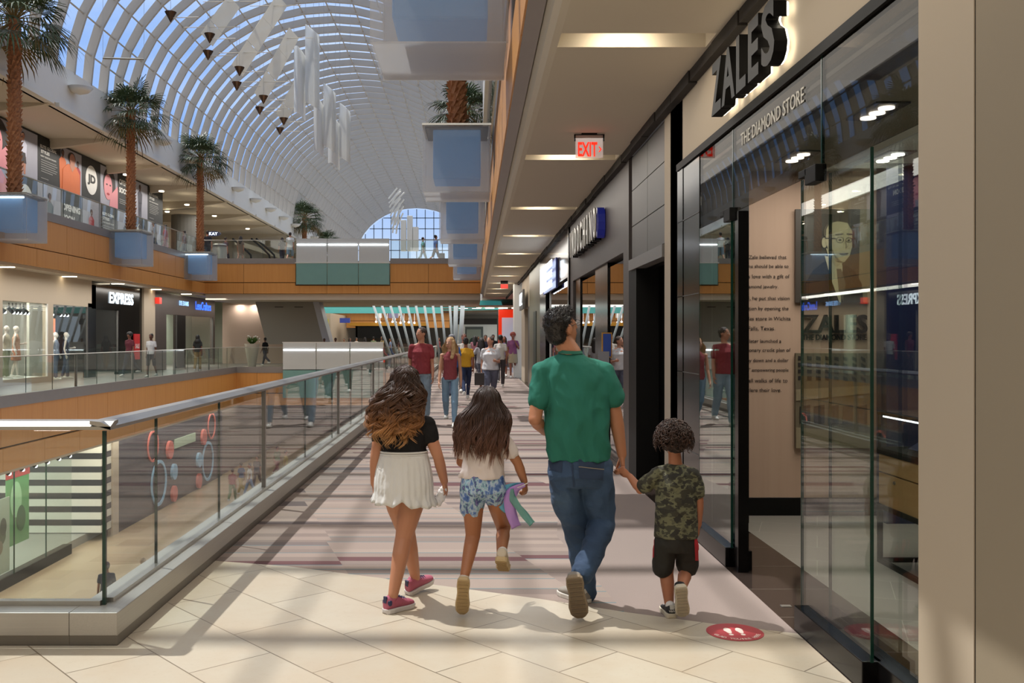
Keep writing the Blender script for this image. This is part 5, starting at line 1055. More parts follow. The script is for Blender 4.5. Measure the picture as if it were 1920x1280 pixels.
def strands(name, mat, r, c, f, u, s, W, B, shift, ln, nl=70, per=12, curl=.012, freq=38, rad=.0026, az=115, seed=1, segs=26, lump=.03, top=.0, straight=.0, front=False, ztop=None):
    rr = random.Random(seed); rt = f.cross(u).normalized(); m = MB()
    for l in range(nl):
        ph = math.radians(rr.uniform(-az, az)); th0 = rr.uniform(.02, .45) if l % 5 < 3 else rr.uniform(.3, 1.1); L0 = ln * rr.uniform(.72, 1.0) * (1 - .18*abs(ph)/2); lp = rr.uniform(0, 6.28); lf = freq * rr.uniform(.8, 1.25); dirn = rr.choice((-1, 1)); depth = rr.uniform(.45, 1.0); ca = curl * rr.uniform(.6, 1.3)
        for k in range(per):
            jx, jy, jp = rr.gauss(0, .45), rr.gauss(0, .45), rr.gauss(0, .18); pts = []; L1 = L0 * rr.uniform(.88, 1.04); ph2 = ph + rr.gauss(0, .07)
            for i in range(segs):
                t = i/(segs-1); arcl = t*L1; R_ = .098*s; tang = arcl/R_ ; th = th0 + tang
                if th < 1.45:
                    p = c - f*.008*s + u*(.020*s + .100*s*math.cos(th)) + (rt*math.sin(ph2)*.086 + (-f)*math.cos(ph2)*.102)*s*math.sin(th); dz = 0
                else:
                    dz = (th - 1.45)*R_; q = math.sin(ph2); bl = min(1, dz/.10); bl = bl*bl*(3-2*bl)
                    lat = (1-bl)*.086*s*q + bl*(W(dz)*q*1.05); bk = (1-bl)*.102*s*math.cos(ph2) + bl*B(dz)*max(.12, math.cos(ph2*.8))*(.55+.45*depth)
                    p = c - f*.008*s + u*(.012*s + .02*s*0) - UP*dz + rt*(lat + shift*bl*min(1, dz/.2)) - f*bk + u*.012*s*(1-bl)
                g = .25 + .75*min(1, (arcl + .02)/ln/.45); a = lf*arcl + lp + jp
                tw = g*ca; p = p + rt*(math.cos(a)*tw*dirn + jx*lump*.35*g) - f*(math.sin(a)*tw + abs(jy)*lump*.25*g) + UP*math.sin(a*.9)*tw*.35
                pts.append(p)
            m.tube(pts, [rad*(1.0 if i < segs-4 else (segs-i)/4.5) for i in range(segs)], 4)
    return m.obj(name, mat, r, smooth=True)
def drape(r, tgt, name, mat, poly, Y0, off=.003, nx=10):
    """patch sewn onto the back of a garment: pixel quad (4 corners) thrown onto the mesh and lifted slightly"""
    dg = bpy.context.evaluated_depsgraph_get(); dg.update(); bv = BVHTree.FromPolygons([v.co + ORG[tgt.name] for v in tgt.data.vertices], [p.vertices[:] for p in tgt.data.polygons])
    m = MB(); g = []; o = V((0, 0, CAMZ))
    for j in range(nx+1):
        row = []
        for i in range(nx+1):
            a, b = i/nx, j/nx; p = [ (1-a)*(1-b)*poly[0][k] + a*(1-b)*poly[1][k] + a*b*poly[2][k] + (1-a)*b*poly[3][k] for k in (0, 1)]
            q = at(p[0], p[1], Y0); hit = bv.ray_cast(o, (q - o).normalized()); row.append((hit[0] + hit[1]*off) if hit[0] else None)
        g.append(row)
    vs = []; ix = {}
    for j in range(nx+1):
        for i in range(nx+1):
            if g[j][i] is not None: ix[(j, i)] = len(vs); vs.append(g[j][i])
    fs = [[ix[k] for k in ((j, i), (j, i+1), (j+1, i+1), (j+1, i))] for j in range(nx) for i in range(nx) if all(k in ix for k in ((j, i), (j, i+1), (j+1, i+1), (j+1, i)))]
    if fs: return m.add(vs, fs).obj(name, mat, r, smooth=True)
sk_g1, sk_g2, sk_m, sk_b = m_skin('skin_girl', '#b58366'), m_skin('skin_small_girl', '#a3704f'), m_skin('skin_man', '#ad7b5d'), m_skin('skin_boy', '#a97458')

# ---------------------------------------------------------------- taller girl
Y = 5.62
J = dict(head=at(760, 716, Y), neck=at(757, 778, Y), chest=at(756, 806, Y), waist=at(754, 842, Y), pelvis=at(757, 893, Y), shL=at(716, 798, Y), shR=at(800, 797, Y), elL=at(704, 856, Y), wrL=at(702, 906, 5.66), elR=at(822, 858, 5.6), wrR=at(833, 902, 5.66),
         hiL=at(737, 912, Y), hiR=at(779, 912, Y), knL=at(764, 1005, 5.74), anL=at(779, 1082, 5.88), knR=at(757, 1008, 5.60), anR=at(737, 1116, 5.49))
r = root('person', (J['anR'].x, 5.5, 0), 'long haired girl in black top and white ruffled shorts', 'person', None)
f, rt, u = body(r, J, .84, sk_g1, .0055, (V((.12, 1, -.02)), UP, .93), th=(.074, .052, .050, .030), ar=(.040, .032, .024), tors=(.118, .09), nr=.044, handsp={'L': ((.05, .1, -1), (1, 0, 0), -1, .35), 'R': ((.12, .12, -1), (-.9, .3, 0), 1, .7)}, hand_s=.86)
facebits(r, J['head'], f, rt, u, .80)
m = MB(); m.eloft(px_secs([(846, 713, 801, .098), (838, 714, 799, .096), (815, 714, 803, .10), (800, 716, 802, .098), (790, 728, 790, .085)], Y), 22)
for q, e in (('L', 'elL'), ('R', 'elR')):
    A, B = J['sh' + q], J[e]; m.limb([J['neck'].lerp(A, .55) - UP*.02, A + UP*.0, A.lerp(B, .22), A.lerp(B, .38)], [.040, .056, .055, .050])
m.skin('top', m_marks('black_ribbed_top', [(0, '#121112'), (1, '#1f1d1e')], 30, False, rough=.7), r, .007, 3, wr=.005, ws=16)
# shorts: gathered waistband, flared legs, frilled hem
wh = cloth('white_crinkle_cotton', '#dad8d4', .5, 16, dist=.03); c0 = at(757, 895, Y); m = MB(); rings = []; n = 120
for k in range(17):
    t = k/16; z = Za(850 + 94*t, Y); ring = []
    for i in range(n):
        a = 2*PI*i/n; rx = .140 + .030*math.sin(min(1, t*1.5)*PI/2) + .004*t; ry = .098 + .034*min(1, t*1.4); fr_ = (max(0, t-.80)/.20); pl = .0025*math.sin(a*31 + math.sin(a*3)) * min(1, t*3) + .011*fr_*math.sin(a*17 + 1.3*math.sin(a*5)); sg = max(0, 1 - abs(math.cos(a))*3.2)
        ring.append(V((c0.x + (rx + pl + .016*fr_)*math.cos(a), c0.y + (ry + pl + .016*fr_)*math.sin(a), z + t*sg*.028 + fr_*.006*math.sin(a*11) + (.012*math.cos(a) if t > .3 else 0)*-1*t)))
    rings.append(ring)
sh_ = m.loft(rings, cap=False).obj('shorts', wh, r, smooth=True); sh_.modifiers.new('thick', 'SOLIDIFY').thickness = .003
m = MB()
for k in range(4): z = Za(846 + k*4.2, Y); m.loft([[V((c0.x + (.139+q)*math.cos(2*PI*i/90)*(1+.004*math.sin(i*2.1)), c0.y + (.099+q)*math.sin(2*PI*i/90), z + dz)) for i in range(90)] for q, dz in ((0, .006), (.005, .003), (.005, -.003), (0, -.006))], cap=False)
m.obj('waistband', wh, r, smooth=True)
hm = m_hair('brown_to_blond_hair', [(0, '#c99a60'), (.25, '#a87344'), (.48, '#60402c'), (.8, '#3a261c')]); hd = P('dark_hair_base', '#2c1b14', .8)
m = MB(); Mx = Matrix((rt, f, u)).transposed(); m.ell(J['head'] + u*.016 - f*.014, (.070, .085, .082), Mx, 18, 12); m.limb([J['head'] - f*.03, at(752, 748, Y - .05), at(743, 772, Y - .07)], [.066, .062, .045])
m.skin('hair_base', hd, r, .012, 3, wr=.006, ws=25)
strands('hair', hm, r, J['head'], f, u, .84, lambda z: .125 + .10*min(z, .16), lambda z: .115 + .10*min(z, .22), -.055, .47, 115, 17, .022, 46, .0018, 118, 3, 32, .030)
pk1, nv1, so1 = P('pink_mesh_shoe', '#a9556a', .6, bump=.3), P('navy_shoe', '#2a2d4e', .6), P('pale_grey_sole', '#c9c3c0', .6)
hR = V((J['anR'].x - .045, 5.46, 0)); s1 = shoe(r, hR, hR + V((.155, .155, .0)), UP, .078, .085, pk1, so1, nv1, pk1, J['anR'])
hL = V((J['anL'].x - .05, 5.86, .0)); s2 = shoe(r, hL, hL + V((.15, .15, .05)), V((0, -.25, 1)), .078, .085, pk1, so1, nv1, pk1, J['anL'])
for h_, k in ((hR, s1), (hL, s2)): d_ = V((.7, .7, 0)); MB().obox(h_ + d_*.02 + UP*.062, V((-.7, .7, 0))*.034, d_*.016, UP*.018).obj('heel_counter', nv1, k, bevel=.012)
r_ = root('paper_napkin', tuple(at(824, 930, 5.62)), 'crumpled white paper held in the taller girl\'s right hand', 'paper'); m = MB(); m.ell(at(827, 928, 5.66), (.024, .02, .045)); m.ell(at(822, 940, 5.65), (.02, .018, .03)); m.ell(at(832, 918, 5.66), (.015, .015, .03)); m.skin('sheet', P('white_paper', '#e2dedc', .7), r_, .006, 1, wr=.008, ws=60)

# ---------------------------------------------------------------- smaller girl, skipping
Y = 5.5
J = dict(head=at(912, 754, Y), neck=at(905, 810, Y), chest=at(905, 838, Y), waist=at(904, 868, Y), pelvis=at(905, 905, Y), shL=at(873, 826, Y), shR=at(945, 826, Y), elL=at(864, 866, 5.62), wrL=at(884, 880, 5.80), elR=at(971, 868, 5.5), wrR=at(983, 902, 5.5),
         hiL=at(887, 918, Y), hiR=at(927, 918, Y), knL=at(887, 1003, 5.56), anL=at(871, 1080, 5.40), knR=at(944, 988, 5.68), anR=at(940, 1040, 5.42))
r = root('person', (J['anL'].x, 5.4, 0), 'smaller girl skipping in white T-shirt and blue tie-dye shorts', 'person')
f, rt, u = body(r, J, .77, sk_g2, .0055, (V((-.1, 1, 0)), UP, .98), th=(.062, .045, .042, .027), ar=(.034, .028, .021), tors=(.105, .08), nr=.042, handsp={'R': ((.1, .1, -1), (-.8, .5, 0), 1, 1.0)}, hand_s=.78)
facebits(r, J['head'], f, rt, u, .77)
m = MB(); m.eloft(px_secs([(895, 865, 946, .098), (880, 866, 944, .098), (850, 871, 945, .098), (832, 873, 944, .092), (820, 884, 930, .08)], Y), 22)
for q, e in (('L', 'elL'), ('R', 'elR')): A, B = J['sh' + q], J[e]; m.limb([J['neck'].lerp(A, .5) - UP*.015, A, A.lerp(B, .3), A.lerp(B, .48)], [.036, .046, .050, .051])
m.limb([at(868, 885, 5.47), at(862, 893, 5.46)], [.014, .01])
m.skin('t_shirt', cloth('cream_pink_cotton', '#dccfca', .6, 9), r, .007, 3, wr=.006, ws=13, seed=4)
m = MB(); m.eloft(px_secs([(890, 866, 945, .094), (905, 864, 947, .10), (922, 863, 947, .10)], Y), 22)
m.limb([J['hiL'] , at(885, 952, 5.53)], [.076, .070], 18); m.limb([J['hiR'], at(934, 945, 5.60)], [.074, .062], 18)
t = NT('tie_dye'); p = t.pos(gen='obj', scale=(1, 1, .6)); q = t.noise(p, 6, 3); t.bsdf(t.ramp(t.noise(p, 26, 4, .6), [(.32, '#2f4a86'), (.43, '#5f7fb8'), (.50, '#b7c6d6'), (.56, '#8fb6c4'), (.62, '#3a3f7e'), (.7, '#8d86b8'), (.8, '#c4ccd8')]), .8)
m.skin('shorts', t.m, r, .007, 2, wr=.006, ws=16)
m = MB(); Mx = Matrix((rt, f, u)).transposed(); m.ell(J['head'] + u*.016 - f*.014, (.070, .084, .080), Mx, 18, 12); m.limb([J['head'] - f*.03, at(902, 785, Y - .045), at(899, 802, Y - .06)], [.064, .060, .045])
m.skin('hair_base', P('dark_hair_base2', '#2a1c17', .8), r, .012, 3, wr=.006, ws=25)
strands('hair', m_hair('wavy_brown_hair', [(0, '#8a5c46'), (.3, '#664435'), (.6, '#463027'), (.9, '#34241d')]), r, J['head'], f, u, .80, lambda z: .125 + .10*min(z, .14), lambda z: .112 + .08*min(z, .2), -.035, .44, 105, 17, .014, 24, .0018, 118, 8, 26, .030)
tp, so2 = P('beige_canvas_shoe', '#c9b8a0', .8), P('tan_rubber_sole', '#c2a77c', .7)
shoe(r, at(869, 1086, 5.335), at(866, 1153, 5.395) , V((.05, 1, .1)), .078, .062, tp, so2, None, P('ankle_sock', '#d8d0c8', .8), J['anL'], tread=P('tread_tan', '#a98d62', .8))
shoe(r, at(939, 1052, 5.36), at(945, 1071, 5.53), V((0, -.15, 1)), .078, .068, tp, so2, None, P('ankle_sock', '#d8d0c8', .8), J['anR'], tread=P('tread_tan', '#a98d62', .8))
r_ = root('ribbon_wand', tuple(at(975, 960, 5.42)), 'teal and lilac ribbon streamers swinging from the smaller girl\'s hand', 'ribbon toy')
def ribbon(pts, w, mat, nm, Y):
    P_ = [at(x, y, Y + k*.012) for k, (x, y) in enumerate(pts)]; m = MB(); n = 24; C = []
    for i in range(n+1):
        t = i/n*(len(P_)-1); k = min(int(t), len(P_)-2); a = t-k; p0, p1, p2, p3 = P_[max(k-1, 0)], P_[k], P_[k+1], P_[min(k+2, len(P_)-1)]
        C.append(.5*((2*p1) + (p2-p0)*a + (2*p0-5*p1+4*p2-p3)*a*a + (3*p1-p0-3*p2+p3)*a**3))
    vs = []
    for i, c in enumerate(C):
        d = (C[min(i+1, n)] - C[max(i-1, 0)]).normalized(); sd_ = d.cross(V((0, 1, 0))).normalized(); ww = w*(.35 + .65*min(1, i/8)); tw = .5*math.sin(i*.35)
        for q in (-1, -.33, .33, 1): vs.append(c + sd_*q*ww*math.cos(tw) + V((0, 1, 0))*(q*ww*math.sin(tw) + .006*math.cos(q*4 + i*.5)))
    o = m.add(vs, [[i*4+j, i*4+j+1, i*4+j+5, i*4+j+4] for i in range(n) for j in range(3)]).obj(nm, mat, r_, smooth=True); o.modifiers.new('thick', 'SOLIDIFY').thickness = .001
ribbon([(984, 908), (962, 912), (946, 926), (944, 946), (958, 958)], .030, P('teal_ribbon', '#5fa6c0', .4), 'ribbon', 5.46)
ribbon([(984, 908), (968, 916), (954, 934), (958, 960), (968, 988)], .032, P('lilac_ribbon', '#b58ad0', .4), 'ribbon', 5.44)
ribbon([(960, 916), (962, 935), (978, 958), (998, 982)], .022, frosted('mint_ribbon', '#9ccfc8', .25), 'ribbon', 5.43)
MB().tube([at(990, 905, 5.45), at(982, 909, 5.44), at(970, 914, 5.45)], .003, 6).obj('string', M['white'], r_)

# ---------------------------------------------------------------- man
Y = 5.55
J = dict(head=at(1053, 614, Y), neck=at(1071, 664, Y), chest=at(1078, 720, Y), waist=at(1085, 800, Y), pelvis=at(1088, 862, Y), shL=at(1016, 700, Y), shR=at(1134, 698, Y), elL=at(1003, 786, 5.48), wrL=at(1022, 808, 5.74), elR=at(1154, 776, 5.55), wrR=at(1166, 852, 5.58),
         hiL=at(1061, 876, Y), hiR=at(1117, 876, Y), knL=at(1078, 985, 5.66), anL=at(1097, 1100, 5.72), knR=at(1133, 975, 5.62), anR=at(1092, 1080, 5.32))
r = root('person', (J['anL'].x, 5.6, 0), 'dark haired man in green T-shirt and jeans looking up to the right', 'person')
lk = V((.80, .62, .30)).normalized(); upv = (UP - lk*UP.dot(lk)).normalized()
f, rt, u = body(r, J, 1.02, sk_m, .0065, (lk, upv, 1.0), th=(.080, .058, .055, .036), ar=(.043, .040, .029), tors=(.148, .11), nr=.056, handsp={'R': ((.06, -.05, -1), (-1, .1, 0), 1, .85), 'L': ((.5, .8, .1), (0, -.2, -1), 1, .5)})
facebits(r, J['head'], f, rt, u, 1.0, glasses=True)
m = MB(); m.eloft(px_secs([(862, 1026, 1145, .135), (845, 1026, 1145, .135), (790, 1024, 1143, .135), (740, 1020, 1144, .135), (705, 1016, 1138, .118), (682, 1028, 1124, .095), (664, 1046, 1098, .072), (656, 1053, 1090, .062)], Y), 26)
for q, e in (('L', 'elL'), ('R', 'elR')): A, B = J['sh' + q], J[e]; m.limb([J['neck'].lerp(A, .3) - UP*.022, J['neck'].lerp(A, .7) - UP*.012, A, A.lerp(B, .35), A.lerp(B, .60)], [.054, .058, .064, .066, .067])
ts = cloth('green_cotton', '#2c6e5e', .75, 6.5, dist=.07)
m.skin('t_shirt', ts, r, .008, 4, wr=.014, ws=7, seed=2)
MB().eloft([(J['neck'] + UP*.008 + V((-.004,0,0)), V((.073, 0, 0)), V((0, .076, .006))), (J['neck'] + UP*.026 + V((-.007,0,0)), V((.067, 0, -.002)), V((0, .070, .006)))], 24, cap=False).obj('collar', P('green_collar', '#276654', .85), r, smooth=True)
t = NT('blue_denim'); p = t.pos(gen='obj'); g = t.noise(p, 3.2, 3); fine = t.noise(t.pos(gen='obj', scale=(1, 1, .25)), 220, 2, .8); c_ = t.ramp(g, [(.3, '#2c3f58'), (.55, '#3c5472'), (.75, '#5b7590')]); dnm = t.bsdf(t.mix(t.math('MULTIPLY', fine, .35), c_, lin('#20304a')), .85, 0, t.bump(t.math('ADD', t.math('MULTIPLY', fine, .04), t.noise(t.pos(gen='obj', scale=(.7, .7, 1.3)), 9, 3, .45)), .6, .045)); den = t.m
m = MB(); m.eloft(px_secs([(850, 1034, 1138, .112), (866, 1029, 1146, .126), (890, 1028, 1148, .130), (910, 1036, 1144, .11)], Y), 24)
m.limb([J['hiL'] + V((0, 0, -.02)), at(1064, 935, 5.60), at(1080, 985, 5.66), at(1090, 1040, 5.68), at(1100, 1112, 5.72)], [.108, .094, .078, .070, .060], 20)
m.limb([J['hiR'] + V((0, 0, -.02)), at(1122, 935, 5.58), at(1130, 980, 5.60), at(1112, 1030, 5.46), at(1092, 1074, 5.34)], [.104, .090, .078, .072, .062], 20)
jn = m.skin('jeans', den, r, .008, 2, wr=.009, ws=10, seed=8)
dk_d = P('dark_denim_seam', '#2b3a52', .9); th_ = P('seam_thread', '#8d8272', .8)
for q in ([(1028, 846), (1056, 846), (1054, 886), (1029, 880)], [(1084, 851), (1134, 856), (1130, 900), (1086, 896)]): drape(r, jn, 'back_pocket', dk_d, q, Y)
drape(r, jn, 'pocket_stitching', th_, [(1085, 874), (1132, 879), (1132, 880.5), (1085, 875.5)], Y, .0045, 8); drape(r, jn, 'seam', dk_d, [(1069, 850), (1072, 850), (1078, 912), (1075, 912)], Y, .004, 8)
drape(r, jn, 'torn_pocket_edge', P('frayed_white', '#cfd0d4', .9), [(1026, 843), (1050, 845), (1049, 848), (1026, 847)], Y, .005, 6)
hh = m_hair('black_hair', [(.3, '#0d0a09'), (.7, '#2b2320')], .35, False); m = MB(); Mx = Matrix((rt, f, u)).transposed()
m.ell(J['head'] + u*.036 - f*.024, (.080, .090, .086), Mx, 20, 12); m.ell(J['head'] - u*.022 - f*.050, (.070, .055, .068), Mx, 16, 10); m.ell(J['head'] + u*.075 + f*.03, (.062, .062, .042), Mx, 16, 10)
hb = m.skin('hair', hh, r, .008, 2, wr=.004, ws=55); rr = random.Random(5); m = MB()
for v in rr.sample(list(hb.data.vertices), min(1500, len(hb.data.vertices))):
    p = v.co + ORG[hb.name]; n_ = v.normal; dd = (n_*.55 + f*.5*(1 if (p-J['head']).dot(u) > .02 else -.2) + UP*(.25 if (p-J['head']).dot(u) > .02 else -.6) + V((rr.gauss(0, .25), rr.gauss(0, .25), rr.gauss(0, .2)))).normalized(); l_ = rr.uniform(.009, .018) if (p-J['head']).dot(u) > .03 else .008
    m.tube([p - n_*.003, p + dd*l_*.5, p + dd*l_ + f*.004], [.0022, .0018, .0007], 4)
m.obj('hair_tufts', hh, r, smooth=True)
gs, gsl, wt = P('grey_shoe', '#8f877d', .7), P('worn_tan_sole', '#8d7c66', .8), P('white_rubber', '#cfc9bf', .6)
shoe(r, at(1076, 1082, 5.235), at(1088, 1160, 5.30), V((.12, 1, .1)), .104, .075, gs, gsl, None, None, None, tread=P('tread_brown', '#74644f', .9))
hL = V((Xa(1100, 5.69), 5.66, 0)); shoe(r, hL, hL + V((-.14, .24, 0)), UP, .10, .085, gs, wt, wt)

# ---------------------------------------------------------------- boy
Y = 5.45
J = dict(head=at(1262, 824, Y), neck=at(1266, 868, Y), chest=at(1267, 900, Y), waist=at(1268, 950, Y), pelvis=at(1268, 985, Y), shL=at(1234, 888, Y), shR=at(1299, 888, Y), elL=at(1200, 918, 5.47), wrL=at(1181, 893, 5.52), elR=at(1311, 938, 5.45), wrR=at(1309, 984, 5.47),
         hiL=at(1252, 1000, Y), hiR=at(1286, 1000, Y), knL=at(1249, 1072, 5.48), anL=at(1255, 1136, 5.44), knR=at(1285, 1070, 5.52), anR=at(1278, 1102, 5.33))
r = root('person', (J['anL'].x, 5.4, 0), 'little curly haired boy in camouflage T-shirt and dark shorts', 'person')
f, rt, u = body(r, J, .66, sk_b, .0055, (V((-.15, 1, 0)), UP, 1.04), th=(.056, .042, .040, .026), ar=(.031, .026, .020), tors=(.105, .08), nr=.052, handsp={'L': ((-.55, .1, .45), (.2, .9, .4), 1, .7), 'R': ((0, .1, -1), (-1, 0, 0), 1, .6)}, hand_s=.64)
facebits(r, J['head'], f, rt, u, .68)
cm = NT('camouflage'); p = cm.pos(gen='obj', scale=(1, 1, 1.5)); a_ = cm.ramp(cm.noise(p, 17, 2, .5), [(0, '#3f3d30'), (.44, '#6a694f'), (.52, '#5a5945'), (.57, '#3b382c')], True); b_ = cm.math('GREATER_THAN', cm.noise(cm.pos(loc=(3, 1, 2), gen='obj', scale=(1, 1, 1.5)), 20, 2), .56); cm.bsdf(cm.mix(b_, a_, lin('#2f2d26')), .85, 0, cm.bump(cm.noise(cm.pos(gen='obj', scale=(1, 1, .5)), 11, 2, .4), .6, .04))
m = MB(); m.eloft(px_secs([(1006, 1226, 1309, .092), (990, 1227, 1307, .092), (950, 1229, 1306, .092), (905, 1230, 1304, .09), (888, 1236, 1298, .08), (870, 1250, 1284, .05)], Y), 22)
for q, e, k in (('L', 'elL', .75), ('R', 'elR', .68)): A, B = J['sh' + q], J[e]; m.limb([J['neck'].lerp(A, .5) - UP*.012, A, A.lerp(B, .35), A.lerp(B, k)], [.034, .042, .046, .047])
m.skin('t_shirt', cm.m, r, .006, 3, wr=.005, ws=14, seed=3)
bs = P('black_athletic_shorts', '#25221c', .8); m = MB(); m.eloft(px_secs([(995, 1229, 1304, .085), (1020, 1227, 1305, .088), (1032, 1232, 1300, .078)], Y), 20)
m.limb([at(1249, 1015, Y), at(1244, 1052, 5.47), at(1242, 1062, 5.47)], [.068, .064, .064], 18); m.limb([at(1287, 1015, Y), at(1288, 1045, 5.49), at(1289, 1060, 5.49)], [.066, .064, .063], 18)
st_ = m.skin('shorts', bs, r, .006, 2, wr=.004, ws=16); rd = P('red_side_stripe', '#b5242e', .7)
drape(r, st_, 'side_stripe', rd, [(1301, 1000), (1312, 1000), (1313, 1052), (1303, 1050)], Y, .003, 10); drape(r, st_, 'side_stripe', rd, [(1221, 1000), (1228, 1000), (1227, 1045), (1220, 1045)], Y, .003, 8)
m = MB(); Mx = Matrix((rt, f, u)).transposed(); m.ell(J['head'] + u*.022 - f*.015, (.088, .092, .082), Mx, 18, 12); m.ell(J['head'] - u*.025 - f*.045, (.066, .045, .045), Mx); m.skin('hair_base', P('dark_brown_base', '#241a15', .8), r, .009, 2, wr=.008, ws=30)
rr = random.Random(9); m = MB()
for k in range(620):
    ph, ct = rr.uniform(0, 2*PI), rr.uniform(-.45, 1); sn = math.sqrt(1-ct*ct); dv = rt*sn*math.cos(ph) + f*sn*math.sin(ph) + u*ct
    if dv.dot(f) > .55 and ct < .3: continue
    p0 = J['head'] + u*.018 - f*.012 + V(dv)*.083; tw = rr.uniform(0, 6.28); ra = rr.uniform(.009, .015); t1 = dv.cross(UP + f*.1).normalized(); t2 = dv.cross(t1); pts = []
    drop = V((0, 0, -1))*rr.uniform(.01, .03)
    for i in range(15): a = tw + i*.62; t = i/14; pts.append(p0 + dv*(.036*t**.7) + drop*t*t + (t1*math.cos(a) + t2*math.sin(a))*ra*(.5+.5*t) + t1*rr.uniform(-1, 1)*.0)
    m.tube(pts, [.0024]*13 + [.0018, .0008], 4)
m.obj('hair', m_hair('curly_dark_hair', [(.3, '#241812'), (.6, '#4a3226'), (.8, '#6b4a38')], .4, False), r, smooth=True)
ws_, bk_ = P('off_white_sole', '#c4b9a4', .8), P('black_canvas', '#1d1b1c', .7); sk_ = P('white_sock', '#d8d4ce', .85)
hL = V((Xa(1258, 5.4), 5.37, 0)); shoe(r, hL, hL + V((-.01, .175, 0)), UP, .072, .058, bk_, ws_, P('white_lace', '#d0ccc4', .7), sk_, J['anL'])
text('vans', P('white_print2', '#d8d4cc', .6), r, hL + V((0, -.012, .045)), (1, 0, 0), (0, -1, 0), w=.04, ext=.002, name='heel_print')
shoe(r, at(1277, 1100, 5.255), at(1281, 1158, 5.315), V((.05, 1, .1)), .078, .058, bk_, ws_, None, sk_, J['anR'], tread=P('tread_cream', '#a89b84', .9))

# ================================================================ passers-by
def pose(h, ph=.35, arms=('down', 'down')):
    s = h/1.75; q = math.sin
    J = dict(head=(0, .01*s, .925*h), neck=(0, 0, .835*h), chest=(0, 0, .74*h), waist=(0, 0, .63*h), pelvis=(0, 0, .545*h))
    for n, sg in (('L', -1), ('R', 1)):
        a = ph*sg; J['hi'+n] = (.088*s*sg, 0, .52*h); kn = (.088*s*sg, q(a)*.24*h, .52*h - math.cos(a)*.24*h); J['kn'+n] = kn; b = a - (.55*abs(ph)/.35 if a < 0 else .05); J['an'+n] = (.085*s*sg, kn[1] + q(b)*.24*h, max(.048*h, kn[2] - math.cos(b)*.24*h))
        J['sh'+n] = (.165*s*sg, 0, .790*h); ar = arms[0 if sg < 0 else 1]; A = J['sh'+n]
        if ar == 'down': J['el'+n] = (A[0]+.03*s*sg, -.03*s - .25*a*s*.5, A[2]-.285*s); J['wr'+n] = (A[0]+.045*s*sg, .04*s - .5*a*s*.5, A[2]-.52*s)
        elif ar == 'bent': J['el'+n] = (A[0]+.05*s*sg, -.02*s, A[2]-.28*s); J['wr'+n] = (A[0]-.03*s*sg, .22*s, A[2]-.25*s)
        elif ar == 'up': J['el'+n] = (A[0]+.05*s*sg, .05*s, A[2]-.26*s); J['wr'+n] = (A[0]-.08*s*sg, .20*s, A[2]-.02*s)
        elif ar == 'out': J['el'+n] = (A[0]+.12*s*sg, 0, A[2]-.25*s); J['wr'+n] = (A[0]+.26*s*sg, .08*s, A[2]-.42*s)
    return J
HAIRC = {}; MC = {}
def cm_(n, c, rough=.8):
    k = n + c
    if k not in MC: MC[k] = m_skin('skin', c) if n == 'skin' else cloth(n, c, .6, 9) if n in ('shirt', 'trousers') else P(n, c, rough)
    return MC[k]
